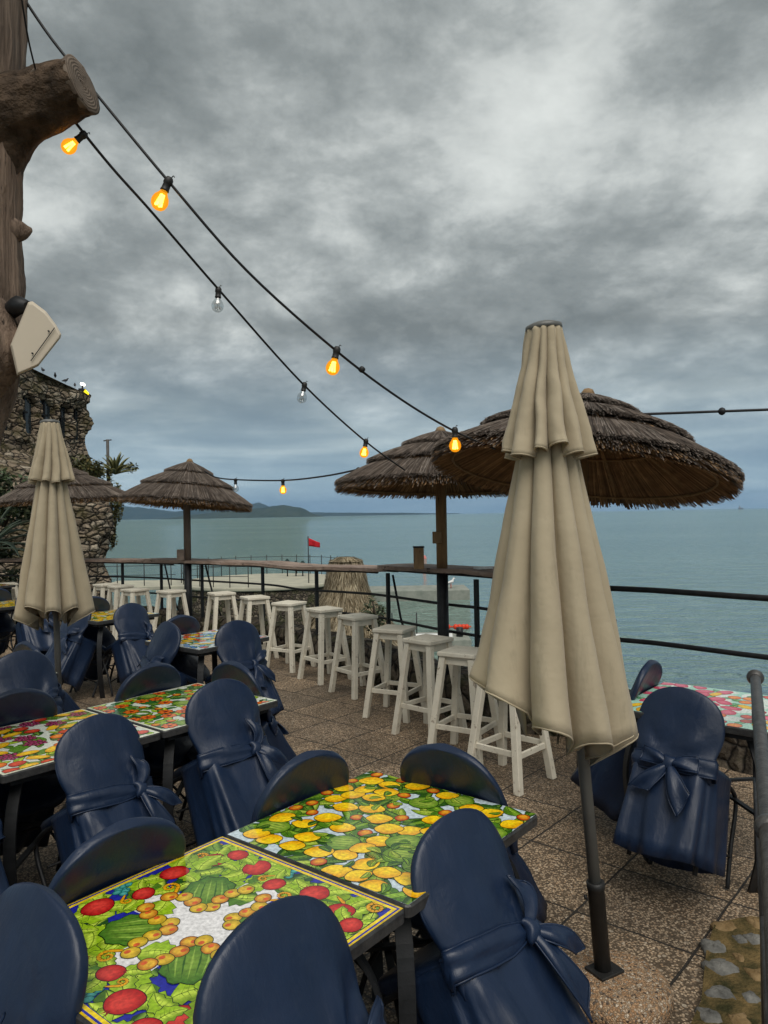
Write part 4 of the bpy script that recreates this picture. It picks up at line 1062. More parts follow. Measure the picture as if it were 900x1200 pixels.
def se_(a): c, s_ = math.cos(a + .4), math.sin(a + .4); return (math.copysign(abs(c) ** .8, c), math.copysign(abs(s_) ** .8, s_))
r = random.Random(8)
for x, y, w, h, mt in ((850, 1092, 17, 7, SO), (838, 1116, 16, 10, SG), (845, 1141, 21, 13, SG), (884, 1088, 9, 9, SO), (883, 1108, 12, 9, SG), (889, 1150, 17, 10, SO), (868, 1108, 9, 6, SG), (843, 1172, 22, 9, SG), (832, 1198, 16, 11, SG), (880, 1178, 13, 8, SG), (868, 1204, 15, 9, SO), (866, 1130, 6, 6, SO)):
    c = G(x, y); w_ = w * c.y / FPX * .85; h_ = abs(G(x, y + h).y - c.y) * .9; m = MB(); rings = []
    ph0 = r.uniform(0, 9); ph = [1 + .30 * fbm((math.cos(2*PI*i/14) * 1.2, math.sin(2*PI*i/14) * 1.2, ph0), 3) + r.uniform(-.04, .04) for i in range(14)]
    for q, z in ((1.0, .0), (1.06, .022), (1.0, .036), (.82, .047), (.5, .053), (.05, .055)): rings.append([Vector((c.x + w_*q*ph[i]*se_(2*PI*i/14)[0], c.y + h_*q*ph[i]*se_(2*PI*i/14)[1], z*.6 + .010 * fbm((i*.8, q*3, x), 3))) for i in range(14)])
    m.loft(rings, cap1=True); m.build('stone', mt, se, True)
# ------------------------------------------------------------------ painted tile tables
class Paint:
    LIM = .338
    def __init__(s, seed): s.m = MB(); s.z = 0; s.r = random.Random(seed)
    def poly(s, pts, col, center=None, ccol=None, lim=None, up=True):
        s.z += 2e-6 if up else 0; L = lim or s.LIM
        cl = lambda p: (max(-L, min(L, p[0])), max(-L, min(L, p[1])), s.z)
        n = len(pts)
        if center is None:
            s.m.add([cl(p) for p in pts], [tuple(range(n))], 0, False, [col] * n if not isinstance(col, list) else col)
        else:
            s.m.add([cl(p) for p in pts] + [cl(center)], [(i, (i + 1) % n, n) for i in range(n)], 0, False, ([col] * n if not isinstance(col, list) else col) + [ccol or col])
    def ell(s, x, y, rx, ry, rot, c_rim, c_mid, off=(0, 0), n=22, wob=.04, out=None, ow=.0022):
        ca, sa = math.cos(rot), math.sin(rot); ph = s.r.uniform(0, 6)
        def ring(k, o=(0, 0), e=0):
            return [(x + ca*((rx*k + e)*math.cos(a)*(1 + wob*math.sin(3*a + ph)) + o[0]*rx) - sa*((ry*k + e)*math.sin(a)*(1 + wob*math.sin(2*a + ph)) + o[1]*ry),
                     y + sa*((rx*k + e)*math.cos(a)*(1 + wob*math.sin(3*a + ph)) + o[0]*rx) + ca*((ry*k + e)*math.sin(a)*(1 + wob*math.sin(2*a + ph)) + o[1]*ry)) for a in [2*PI*i/n for i in range(n)]]
        if out: s.poly(ring(1, e=ow), out)
        s.z += 2e-6; L = s.LIM; vs = []; cl = []
        for k, f in ((1, 0), (.72, .35), (.38, .8)):
            for p in ring(k, (off[0]*(1-k), off[1]*(1-k))): vs.append((max(-L, min(L, p[0])), max(-L, min(L, p[1])), s.z)); cl.append(tuple(a + (b-a)*f for a, b in zip(c_rim, c_mid)))
        fs = []
        for q in range(2):
            for i in range(n): j = (i+1) % n; fs.append((q*n+i, q*n+j, (q+1)*n+j, (q+1)*n+i))
        fs.append(tuple(range(2*n, 3*n))); s.m.add(vs, fs, 0, True, cl)
    def lemon(s, x, y, r, rot, c1, c2, out):
        n = 24; pts = []
        for i in range(n):
            a = 2*PI*i/n; rr = r * (1 + .30*max(0, math.cos(a))**9 + .16*max(0, -math.cos(a))**9)
            u, v = rr*math.cos(a)*1.0, rr*.98*math.sin(a); pts.append((u, v))
        ca, sa = math.cos(rot), math.sin(rot); T = lambda u, v, k=1, ox=0: (x + ca*(u*k + ox) - sa*v*k, y + sa*(u*k + ox) + ca*v*k)
        s.poly([T(u*(1 + .0022/r), v*(1 + .0030/r)) for u, v in pts], out)
        s.poly([T(*p) for p in pts], [tuple(a + (b-a)*(.5 + .5*(p[1]/r)) for a, b in zip(c1, c2)) for p in pts], T(.1*r, .25*r), c2)
        s.poly([T(*p, .45, .0) for p in pts], tuple(a*.5 + b*.5 for a, b in zip(c1, c2)), T(.15*r, .2*r), tuple(min(1, c*1.12) for c in c2))
    def leaf(s, x, y, L, w, rot, c1, c2, out=(.01, .03, .008), jag=0, bend=.15):
        ca, sa = math.cos(rot), math.sin(rot); n = 9; up = []; dn = []; mid = []
        for i in range(n):
            f = i/(n-1); b = bend*L*math.sin(PI*f); ww = w*math.sin(PI*f**.8)**.8*(1 + jag*math.sin(f*28)*.35)
            mid.append((L*f, b)); up.append((L*f, b + ww)); dn.append((L*f, b - ww))
        T = lambda p, e=0: (x + ca*p[0] - sa*(p[1] + e), y + sa*p[0] + ca*(p[1] + e))
        s.poly([T(p, .0018) for p in up] + [T(p, -.0018) for p in dn[::-1]], out)
        s.poly([T(p) for p in up] + [T(p) for p in mid[::-1]], [c1]*n + [c2]*n)
        s.poly([T(p) for p in mid] + [T(p) for p in dn[::-1]], [c2]*n + [tuple(k*.72 for k in c1)]*n, up=False)
        vw = .0012; s.poly([T((p[0], p[1] + vw)) for p in mid] + [T((p[0], p[1] - vw)) for p in mid[::-1]], tuple(k*.5 for k in c1))
        for i in range(2, n-2):
            for sd in (up, dn):
                a, b = mid[i], sd[min(i+1, n-1)]; s.poly([T((a[0]-.0008, a[1])), T((a[0]+.0008, a[1])), T((b[0]*.9 + a[0]*.1, b[1]*.9 + a[1]*.1))], tuple(k*.55 for k in c1), up=False)
    def curl(s, x, y, r, rot, c, turn=1.5, w=.007):
        P = []
        for i in range(16): f = i/15; a = rot + f*turn*2*PI; q = r*(1 - .82*f); P.append((x + q*math.cos(a), y + q*math.sin(a), w*(1 - .4*f)))
        tl = (P[0][0] - 1.8*r*math.cos(rot + 1.9), P[0][1] - 1.8*r*math.sin(rot + 1.9), w*.3)
        P = [tl, ((tl[0]*.5 + P[0][0]*.5), (tl[1]*.5 + P[0][1]*.5), w*.8)] + P
        for e, cc in ((.0016, (.12, .05, .005)), (0, c)):
            s.z += 2e-6
            for (x0, y0, w0), (x1, y1, w1) in zip(P, P[1:]):
                d = math.hypot(x1-x0, y1-y0) + 1e-9; nx, ny = -(y1-y0)/d, (x1-x0)/d; w0_ = w0*.5 + e; w1_ = w1*.5 + e
                s.poly([(x0+nx*w0_, y0+ny*w0_), (x0-nx*w0_, y0-ny*w0_), (x1-nx*w1_, y1-ny*w1_), (x1+nx*w1_, y1+ny*w1_)], cc, up=False)
    def grapes(s, x, y, R, c1, c2, n=14, br=.009):
        for k in range(n):
            a = k*2.4; q = R*math.sqrt(k/n); s.ell(x + q*math.cos(a), y + q*math.sin(a), br, br*.9, 0, c1, c2, (.2, .3), 10, 0, tuple(k_*.25 for k_ in c1), .0012)
    def rect(s, h, col): s.poly([(-h, -h), (h, -h), (h, h), (-h, h)], col)
YEL = lin('F2B90F'); YEL2 = lin('FFD93A'); ORA = lin('D98A0A'); REDC = lin('C41414'); RED2 = lin('E0453A'); BLUE = lin('22279A'); WHT = lin('E4E2E2'); PALE = lin('CFDDE4'); OUT = lin('3A2A06')
LG = lin('93B81E'); LG2 = lin('C3DC4A'); MG = lin('4E7A1C'); MG2 = lin('7FA63A'); DG = lin('28501E'); TEAL = lin('1E7C78'); OCH = lin('E0A012')

def d_pomegranate():
    p = Paint(1); r = p.r
    p.rect(.338, lin('D9B70C')); p.rect(.3325, BLUE); p.rect(.327, lin('F0D21A')); p.rect(.318, BLUE); p.LIM = .317
    for (x, y) in scatter(p, 70, .05, .31):
        if math.hypot(x, y) > .17: a = r.uniform(0, 6.28); p.leaf(x - .04*math.cos(a), y - .04*math.sin(a), r.uniform(.08, .12), r.uniform(.024, .034), a, r.choice((LG, MG, DG, LG)), r.choice((LG2, MG2)), jag=.5)
    # white star in the middle
    for k in range(4):
        a = k*PI/2
        p.poly([(math.cos(a + t)*q, math.sin(a + t)*q) for t, q in ((-.9, .06), (-.30, .20), (-.10, .235), (.12, .225), (.32, .20), (.9, .06))], WHT)
    p.ell(0, 0, .07, .07, 0, WHT, WHT, n=20)
    def pom(x, y, R):
        a0 = r.uniform(0, 6)
        for k in range(3): p.leaf(x + .5*R*math.cos(a0 + k*2.1), y + .5*R*math.sin(a0 + k*2.1), R*r.uniform(2.0, 2.5), R*r.uniform(.62, .8), a0 + k*2.1 + r.uniform(-.3, .3), LG, LG2, jag=.5)
        p.ell(x, y, R, R*.92, r.uniform(0, 3), lin('A80E12'), RED2, (.25, .25), out=lin('3A0806'))
        for k in range(3): p.poly([(x + R*.9*math.cos(a0) , y + R*.9*math.sin(a0)), (x + R*1.25*math.cos(a0 + (k-1)*.3), y + R*1.25*math.sin(a0 + (k-1)*.3)), (x + R*.85*math.cos(a0 + .25), y + R*.85*math.sin(a0 + .25))], lin('8A1010'))
    for k in range(4):
        a = k*PI/2; ca, sa = math.cos(a), math.sin(a); T = lambda u, v: (u*ca - v*sa, u*sa + v*ca)
        for (u, v, L, w, ro) in ((.16, -.02, .10, .035, 1.9), (.20, .10, .11, .04, .3), (.22, -.16, .10, .035, -1.2), (.25, .20, .10, .036, 1.2), (.21, .17, .10, .036, 2.6), (.28, -.05, .10, .034, 2.2), (.29, .14, .09, .03, -1.4), (.18, .03, .09, .032, .2), (.27, -.20, .10, .036, .6)):
            x, y = T(u, v); p.leaf(x, y, L, w, ro + a + r.uniform(-.3, .3), r.choice((LG, MG, LG)), LG2, jag=.6)
        x, y = T(.295, .02); p.grapes(x, y, .028, TEAL, lin('59B3AC'), 9, .011)
        x, y = T(.285, .30); p.curl(x, y, .024, a + 2, OCH, 1.5, .010); x, y = T(.22, .285); p.curl(x, y, .020, a + 4, OCH, 1.5, .009)
        x, y = T(.27, -.265); p.leaf(x, y, .07, .026, a - .6, MG, MG2, jag=.4)
        for (u, v, R) in ((.262, -.115, .038), (.266, .105, .040), (.212, .045 - .02, .0)):
            if R: x, y = T(u, v); pom(x, y, R)
        x, y = T(.225, .235); pom(x, y, .036); x, y = T(.232, .0); pom(x, y, .030); x, y = T(.285, .205); pom(x, y, .030)
        x, y = T(.205, -.06); p.curl(x, y, .022, a + 3.5, OCH, 1.3, .009); x, y = T(.235, .045); p.curl(x, y, .014, a + .4, OCH, 1.2)
    for k in range(4):
        a = k*PI/2 + PI/4; x, y = .150*math.cos(a), .150*math.sin(a)
        n = 30; pts = []
        for i in range(n):
            t = 2*PI*i/n; q = 1 + .07*math.sin(t*9); u, v = .074*math.cos(t)*q, .064*math.sin(t)*q; pts.append((x + u*math.cos(a) - v*math.sin(a), y + u*math.sin(a) + v*math.cos(a)))
        p.poly([(x + (q[0]-x)*1.04, y + (q[1]-y)*1.04) for q in pts], lin('16300C')); p.poly(pts, lin('3F6E1C'), (x, y), lin('7C9E38'))
        for i in range(-3, 4):
            v = i*.017; L = .062*math.sqrt(max(.1, 1 - (v/.062)**2)); A = lambda u, v_: (x + u*math.cos(a) - v_*math.sin(a), y + u*math.sin(a) + v_*math.cos(a))
            p.poly([A(-L, v), A(0, v + .003), A(L, v*.8), A(0, v - .002)], lin('35601A') if i % 2 else lin('94B44A'))
    for k in range(4):
        a = k*PI/2
        for (u, v) in ((.062, .040), (.062, -.040), (.098, .052), (.098, -.050), (.136, .050), (.134, -.052), (.168, .036), (.166, -.030)):
            x, y = u*math.cos(a) - v*math.sin(a), u*math.sin(a) + v*math.cos(a)
            p.ell(x, y, .021, .0205, r.uniform(0, 3), lin('B5661A') if r.random() < .5 else lin('B59B1A'), lin('EFC23A'), (r.uniform(-.4, .4), .3), 16, .03, lin('37300A'), .002)
            q = r.uniform(0, 6); p.ell(x + .009*math.cos(q), y + .009*math.sin(q), .008, .007, 0, lin('D06A2A'), lin('D8562A'), n=10)
    return p
def scatter(p, n, mind, lim=.325, tries=6000, taken=None):
    out = taken or []; base = len(out)
    for _ in range(tries):
        x, y = p.r.uniform(-lim, lim), p.r.uniform(-lim, lim)
        if all((x-a)**2 + (y-b)**2 > mind*mind for a, b in out): out.append((x, y))
        if len(out) - base >= n: break
    return out[base:]
def d_fruit(seed, bg, kinds, n, mind, leaves=1.5, border=None, inner=None, over=0, leafcols=((MG, MG2), (DG, MG2), (LG, LG2)), lscale=1.0):
    p = Paint(seed); r = p.r; p.rect(.338, bg)
    if border: p.rect(.338, border[0]); p.rect(.338 - border[1], bg); p.LIM = .338 - border[1]
    if inner:
        for k in range(26): x, y = r.uniform(-.3, .3), r.uniform(-.3, .3); p.ell(x, y, r.uniform(.03, .07), r.uniform(.02, .05), r.uniform(0, 3), inner, inner, n=14, wob=.15)
    pts = scatter(p, n, mind)
    for (x, y) in pts:
        for k in range(int(leaves + r.random())):
            a = r.uniform(0, 2*PI); c = r.choice(leafcols); p.leaf(x + .012*math.cos(a), y + .012*math.sin(a), r.uniform(.05, .085)*lscale, r.uniform(.013, .02)*lscale, a, c[0], c[1])
    tot = sum(k[1] for k in kinds)
    for (x, y) in pts:
        q = r.uniform(0, tot)
        for k, w in kinds:
            q -= w
            if q <= 0: break
        rot = r.uniform(-.5, .5)
        if k == 'lemon':
            p.lemon(x, y, r.uniform(.031, .037), rot + (PI if r.random() < .5 else 0) - .9, lin('E89E06'), lin('FFD81E'), OUT)
        elif k == 'melon':
            p.ell(x, y, r.uniform(.046, .054), r.uniform(.043, .050), rot - .9, lin('5A861C'), lin('A8BF4C'), (.1, .2), 24, .02, lin('17300A'))
            for i in range(-2, 3): p.ell(x + i*.0145*math.sin(.9 - rot), y + i*.0145*math.cos(.9 - rot),   .038 - abs(i)*.006, .0016, rot - .9, lin('44701C'), lin('557F24'), n=10, wob=0)
        elif k == 'plum': p.ell(x, y, r.uniform(.019, .024), r.uniform(.019, .024), rot, lin('B41F0E'), lin('F2B22A'), (.4, .3), 16, .03, lin('3A1404'), .0018)
        elif k == 'orange': p.ell(x, y, .033, .030, rot, lin('D9560A'), lin('F79A22'), (.2, .3), 20, .03, lin('4A1C04'))
        elif k == 'red': p.ell(x, y, .034, .028, rot, lin('B01A12'), lin('E85A32'), (.2, .3), 20, .04, lin('3A0804'))
        elif k == 'pink': p.ell(x, y, .05, .035, rot*3, lin('C22A4A'), lin('E8708A'), (.2, .3), 20, .1, None)
        elif k == 'grapes': p.grapes(x, y, .045, lin('7A1440'), lin('C0527E'), 20, .0095)
        elif k == 'blue': p.ell(x, y, .04, .025, rot*3, lin('2B5FA8'), lin('6FA3CC'), (.2, .2), 18, .12, None)
        elif k == 'flower':
            for i in range(7): a = i*2*PI/7; p.ell(x + .022*math.cos(a), y + .022*math.sin(a), .017, .012, a, lin('C8320A'), lin('F28A1E'), (.2, 0), 12, .05, lin('5A1404'), .0014)
            p.ell(x, y, .010, .010, 0, lin('8A1A06'), lin('3A1006'), n=10)
        elif k == 'yellow': p.ell(x, y, .046, .024, rot*2, lin('E0A008'), lin('FFD630'), (.1, .3), 18, .08, lin('5A3C04'), .0014)
    for k in range(over):
        x, y = r.uniform(-.31, .31), r.uniform(-.31, .31); c = r.choice(leafcols); p.leaf(x, y, r.uniform(.035, .06), r.uniform(.009, .014), r.uniform(0, 6.28), c[0], c[1])
    return p
DES = {
    'pom': d_pomegranate(),
    'lemon': d_fruit(12, lin('C6D6DE'), (('lemon', 6), ('melon', 1.9), ('plum', 3.6)), 70, .062, 3.4, lscale=1.25, over=46, leafcols=((lin('4C7A18'), lin('8CB432')), (lin('2E5A18'), lin('6F962E')), (lin('7C9E20'), lin('B8CC4E')))),
    'flower': d_fruit(5, lin('DCE2D4'), (('flower', 5), ('plum', 3), ('melon', 1.5)), 46, .070, 4.0, (lin('D8DCC4'), .012), lin('2E6A2A'), lscale=1.25),
    'grape': d_fruit(6, lin('D8DED2'), (('grapes', 2.4), ('orange', 3), ('yellow', 5), ('red', 2)), 56, .066, 3.0, (lin('E2E4CC'), .012), lin('5C8A2A')),
    'mixed': d_fruit(8, lin('D4DEDC'), (('yellow', 3), ('blue', 2.5), ('flower', 2), ('red', 1.2), ('lemon', 1)), 56, .066, 1.8, (lin('C8D0CC'), .010), lin('7FA8A0')),
    'yellow': d_fruit(9, lin('D6DAC0'), (('lemon', 5), ('yellow', 3)), 66, .060, 2.2, (lin('7A8C90'), .012), lin('5E8A2C')),
    'pink': d_fruit(10, lin('A9D8C4'), (('pink', 5), ('yellow', 2.2), ('orange', 1), ('red', 1)), 54, .066, 1.0, None, lin('E4ECE4'), leafcols=((lin('5AA06A'), lin('8CCC98')), (lin('4E8C3A'), lin('86B85A')))),
}
DM = {}
T0 = None
def table(label, c, ang, design, size=.69, pale=False):
    global T0
    t = thing('tile_table', label, 'table', (c[0], c[1], 0), (0, 0, R_(ang)), 'tile topped square tables'); h = size / 2
    if T0 is None:
        T0 = {}
        m = MB(); ring = []
        for q in range(4):
            a0 = q * PI/2
            for k in range(5):
                a = a0 + k*PI/8; cx, cy = ((h - .02) * (1 if q in (0, 3) else -1), (h - .02) * (1 if q in (0, 1) else -1)); ring.append((cx + .02*math.cos(a), cy + .02*math.sin(a)))
        m.loft([[Vector((x*s, y*s, z)) for x, y in ring] for s, z in ((.985, .716), (1, .719), (1, .744), (.992, .7485))], cap0=True, cap1=True, smooth=False); T0['table_top'] = (m.build('table_top', LAVA, t).data, [])
        m = MB()
        for s in (-1, 1): m.box((0, s*(h - .05), .703), (size - .09, .03, .026)); m.box((s*(h - .05), 0, .7025), (.03, size - .13, .025))
        T0['frame'] = (m.build('frame', IRON, t).data, [])
        lg = []
        for sx in (-1, 1):
            for sy in (-1, 1):
                m = MB(); P = cat([(sx*.235, sy*.235, .695), (sx*.285, sy*.285, .58), (sx*.305, sy*.305, .42), (sx*.285, sy*.285, .20), (sx*.235, sy*.235, .0)], 5)
                tn = Vector((sx, sy, 0)).normalized(); sd = Vector((-tn.y, tn.x, 0)); rings = []
                for p in P: rings.append([p - sd*.022 - tn*.006, p + sd*.022 - tn*.006, p + sd*.022 + tn*.006, p - sd*.022 + tn*.006])
                m.loft(rings, cap0=True, cap1=True, smooth=False); lg.append(m.build('leg', IRON, t).data)
        T0['leg'] = lg
        m = MB(); m.bar((-.295, -.295, .36), (.295, .295, .36), .022, .012); m.bar((-.295, .295, .373), (.295, -.295, .373), .022, .012); T0['stretcher'] = (m.build('stretcher', IRON, t).data, [])
        m = MB()
    else:
        for nm in ('table_top', 'frame', 'stretcher'): o = bpy.data.objects.new(nm, T0[nm][0]); C.objects.link(o); o.parent = t
        for d in T0['leg']: o = bpy.data.objects.new('leg', d); C.objects.link(o); o.parent = t
    if design in DM: o = bpy.data.objects.new('painted_tiles', DM[design]); C.objects.link(o); o.parent = t
    else: o = DES[design].m.build('painted_tiles', TILES, t); DM[design] = o.data
    o.location.z = .7490
    return t
TB = {}
def tbl(key, c, ang, design, label): TB[key] = (Vector((c[0], c[1], 0)), R_(ang)); table(label, c, ang, design)
tbl('T1', (-.445, 1.735), 51.5, 'pom', 'nearest tile table, red pomegranates on dark blue with a yellow edge line')
tbl('T2', (-.012, 2.278), 51.5, 'lemon', 'tile table painted with yellow lemons and green limes on pale blue')
tbl('T3', (-1.045, 3.79), 50.5, 'flower', 'tile table painted with orange flowers among green leaves, in the left middle row')
tbl('T4', (-1.49, 3.25), 50.5, 'grape', 'tile table painted with yellow fruit and purple grapes, at the left edge')
tbl('T5', (-1.935, 2.71), 50.5, 'flower', 'tile table at the left edge joined to the grape painted one, barely in the photo')
tbl('T6', (-1.405, 5.82), 51, 'mixed', 'tile table painted in blue, red and yellow on pale, before the row of bar stools')
tbl('T7', (-2.75, 7.38), 52, 'yellow', 'tile table painted with yellow lemons, right of the shorter parasol')
tbl('T8', (-2.53, 4.57), 51, 'grape', 'tile table whose pale corner shows just left of the shorter parasol pole')
tbl('T9', (-4.4, 8.5), 51, 'yellow', 'far green tile table at the left edge, left of the shorter parasol')
tbl('T12', (-6.0, 11.0), 51, 'flower', 'farthest green tile table, at the left edge under the castle')
tbl('T10', (1.575, 3.615), 50, 'pink', 'tile table painted in pink and mint, at the right by the sea railing')

# ------------------------------------------------------------------ covered chairs (tipped forward against the tables)
def yc(z): return -.425 - .03 * (z - .4) / .39
def bw(z):
    if z <= .47: return .178
    if z < .60: f = (z - .47) / .13; return .178 + .026 * f * f * (3 - 2*f)
    f = min(1, (z - .60) / .190); return .204 * max(0, 1 - f ** 2.75) ** (1 / 2.15)
def se(a, n): c, s_ = math.cos(a), math.sin(a); return (math.copysign(abs(c) ** (2/n), c), math.copysign(abs(s_) ** (2/n), s_))
def chair_meshes(seed, kx, style):
    r = random.Random(seed); kz = .432
    cv = MB(); N = 96; rings = []
    ph = [r.uniform(0, 6) for _ in range(6)]
    for z in (.462, .448, .43, .40, .36, .31,   .26, .21, .16, .10, .035):
        f = max(0, (.46 - z) / .40); rg = []
        for i in range(N):
            a = 2*PI*i/N; cx, cy = se(a, 5 - 2.2*f); yf_ = -.09 if style == 0 else -.17; hx = .180 + .026*f; yb = -.442 - .040*f; yf = yf_ + .02*f
            x = cx*hx; y = (yb + yf)/2 + cy*(yf - yb)/2
            fold = f * (.013*math.sin(5*a + ph[0]) + .010*math.sin(9*a + ph[1]) + .006*math.sin(17*a + ph[2]) + .010*abs(math.sin(2*a))**6)
            if cy < -.5 and z < .43:      # gathers under the sash
                fold += .013*math.sin((x - kx)*48 + ph[3] + 2*fbm((x*5, z*3, seed), 2))*math.exp(-(.43 - z)/.17)*min(1, (.43 - z)/.03) + .006 * fbm((x*14, z*5, seed), 2)
            d = Vector((cx/hx, cy/.15, 0)).normalized(); zz = z + f*f*(.012*math.sin(2*a + ph[4]) + .010*math.sin(3*a + ph[5]))
            rg.append(Vector((x, y, zz)) + d*fold)
        rings.append(rg)
    inner = [[Vector((p.x*k, (p.y + .31)*k - .31, .468 + .004*(1-k))) for p in rings[0]] for k in (.1, .6, .93)]
    cv.loft(inner + rings, cap0=True)
    rings = []; M_ = 72
    zs = [.385, .395, .42, .45, .48, .51, .54, .57, .60, .63, .66, .69, .715, .735, .752, .766, .776, .783, .7875, .7895]
    for z in zs:
        w = max(bw(z), .012); t = .021 if z < .70 else .021 - .006*(z - .70)/.09; rg = []
        if z < .40: t = .006; w *= .97
        for i in range(M_):
            a = 2*PI*i/M_; cx, cy = se(a, 4.2 if z < .77 else 3); x = cx*w
            y = yc(z) + cy*t + .030*(x/.2)**2
            if cy < -.3:
                dx, dz = x - kx, z - kz; rr = math.hypot(dx, dz); an = math.atan2(dz, dx)
                y -= .014*math.sin(an*7 + ph[0] + 1.5*fbm((x*5, z*5, seed), 2))*math.exp(-((rr - .10)/.10)**2) + .006*fbm((x*6, z*5, seed), 3) - .004*math.sin(PI*min(1, max(0, (z-.45)/.3)))
            else: y += .005*fbm((x*6, z*6, seed + 4), 2)
            rg.append(Vector((x, y, z)))
        rings.append(rg)
    cv.loft(rings, cap1=True)
    for sgn in ():
        P = [Vector((bw(z)*.985*s, yc(z) + sgn*(.0195 if z < .72 else .016) + .030*(bw(z)*s/.2)**2, z)) for s in (-1, 1) for z in (zs[2:-3] if s < 0 else zs[2:-3][::-1])]
        cv.tube(P, .0026, 5)
    # sash
    sa = MB(); rows = []; tl = r.uniform(-.08, .08)
    for q in range(7):
        v = (q/6 - .5); rg = []
        for i in range(M_):
            a = 2*PI*i/M_; cx, cy = se(a, 4.2); x = cx*.186; pin = 1 - .45*math.exp(-((x - kx)/.05)**2) if cy < 0 else 1
            z = kz + v*.078*pin + tl*(x - kx) + (.012*abs(x - kx)/.2 if cy < 0 else 0) + .004*fbm((x*9, v*2, seed + 7), 2)
            o_ = .0065 + .0035*math.cos(v*PI) + (.004*math.sin(v*9 + x*14 + ph[2]) + .006*fbm((x*12, v*2.2, seed), 2) if cy < 0 else 0)
            rg.append(Vector((x*(1 + o_/.19), yc(z) + cy*(.022 + o_) + .030*(x/.2)**2, z)))
        rows.append(rg)
    sa.loft(rows)
    for rw in (rows[0], rows[-1]): sa.tube(rw + [rw[0]], .0022, 5, caps=False)
    # bow: knot and ribbons
    bo = MB(); yb = yc(kz) - .035
    def T3(x, y, z): return Vector((kx + x, yb + y, kz + z))
    rings = []
    for k in range(9):
        f = k/8; w = .020 + .006*abs(f - .5)*2; zz = .030 - .06*f
        rings.append([T3(se(a, 3)[0]*w + .004*math.sin(f*6), se(a, 3)[1]*.018*math.sin(PI*(.12 + .76*f)) - .003, zz + .004*math.sin(a*2)) for a in [2*PI*i/16 for i in range(16)]])
    bo.loft(rings, cap0=True, cap1=True)
    def ribbon(P, Wd, slant=0.0, wave=.006):
        Q = cat([Vector((*p, w)) for p, w in zip(P, Wd)], 5); n = len(Q); rg = []
        for i, q in enumerate(Q):
            p = Vector(q[:3]); a = Vector(Q[min(i+1, n-1)][:3]) - Vector(Q[max(i-1, 0)][:3]); a.normalize(); sd = Vector((-a.z, 0, a.x)).normalized(); f = i/(n-1); row = []
            for j in range(7):
                v = j/6 - .5; row.append(T3(0, 0, 0) + p + sd*q[3]*v + Vector((0, -.012*math.cos(v*PI)*math.sin(PI*min(1, f*1.1)) + wave*math.sin(v*6 + f*4 + ph[1]), 0)) + a*slant*v*f)
            rg.append(row)
        bo.loft(rg, closed=False)
        for e in (0, 6): bo.tube([x[e] for x in rg], .0018, 4)
        bo.tube(rg[-1], .0018, 4)
    if style == 0:
        ribbon([(-.004, -.004, -.005), (-.035, -.018, -.045), (-.075, -.026, -.095), (-.105, -.024, -.140)], [.026, .055, .075, .085], -.05)
        ribbon([(.004, -.006, -.01), (.030, -.020, -.06), (.066, -.030, -.12), (.105, -.030, -.170)], [.028, .062, .090, .100], -.06)
        ribbon([(-.01, -.002, .004), (-.06, -.006, .016), (-.13, .004, .024)], [.034, .060, .072]); ribbon([(.01, -.002, .004), (.06, -.006, .012), (.13, .004, .02)], [.034, .060, .072])
    elif style == 1:
        ribbon([(.0, -.004, .008), (.020, -.018, .050), (.022, -.022, .092), (.008, -.018, .130)], [.026, .048, .052, .030], .05)
        ribbon([(.0, -.006, -.012), (.008, -.024, -.07), (.025, -.032, -.14), (.055, -.03, -.215)], [.028, .055, .070, .080], -.05)
        ribbon([(.008, -.006, -.006), (.045, -.026, -.035), (.085, -.03, -.070), (.13, -.016, -.115)], [.028, .050, .056, .040], .05)
    else:
        ribbon([(.006, -.006, .006), (.040, -.024, .034), (.085, -.02, .058), (.125, -.002, .066)], [.028, .048, .054, .045], .03)
        ribbon([(-.002, -.006, -.010), (-.012, -.022, -.065), (-.03, -.03, -.13), (-.02, -.026, -.185)], [.028, .058, .074, .070], .05)
        ribbon([(.006, -.006, -.010), (.030, -.024, -.055), (.070, -.03, -.10), (.120, -.02, -.135)], [.028, .056, .066, .050], -.04)
    return cv, sa, bo
CHM = []
for s_, kx, stl in ((21, .0, 0), (22, .085, 1), (23, .055, 2), (24, .10, 1), (25, .03, 2)):
    CHM.append([None, chair_meshes(s_, kx, stl)])
def chair_proto(k):
    e = CHM[k]
    t = thing('covered_chair', 'x', 'chair')
    cv, sa, bo = e[1]
    cvo = cv.build('seat_cover', COVER, t, solid=.0025)
    sao = sa.build('sash', COVER, cvo, solid=.003); boo = bo.build('bow', COVER, cvo, solid=.0035)
    for sx in (-1, 1):
        m = MB(); m.tube(cat([(sx*.150, -.36, .435), (sx*.160, -.20, .44), (sx*.166, -.06, .425), (sx*.172, -.015, .36), (sx*.178, -.03, .18), (sx*.182, -.012, .004)], 4), .0105, 8); m.build('leg', IRON, t)
        m = MB(); m.tube(cat([(sx*.14, -.36, .44), (sx*.145, -.355, .25), (sx*.15, -.36, .004)], 3), .0105, 8); m.build('leg', IRON, t)
    m = MB(); m.tube([(-.165, -.06, .30), (.165, -.06, .30)], .007, 6); m.tube([(-.178, -.03, .14), (-.148, -.355, .14)], .007, 6); m.tube([(.178, -.03, .14), (.148, -.355, .14)], .007, 6); m.build('stretcher', IRON, t)
    m = MB(); rings = []
    for q, z in ((.93, .437), (1.0, .446), (1.0, .468), (.94, .480), (.6, .485), (.05, .486)): rings.append([Vector((se(a, 3.4)[0]*.172*q, -.205 + se(a, 3.4)[1]*.185*q, z)) for a in [2*PI*i/40 for i in range(40)]])
    m.loft(rings, cap0=True, cap1=True); m.build('seat', COVER, t)
    e[0] = t; e.append(False); return t
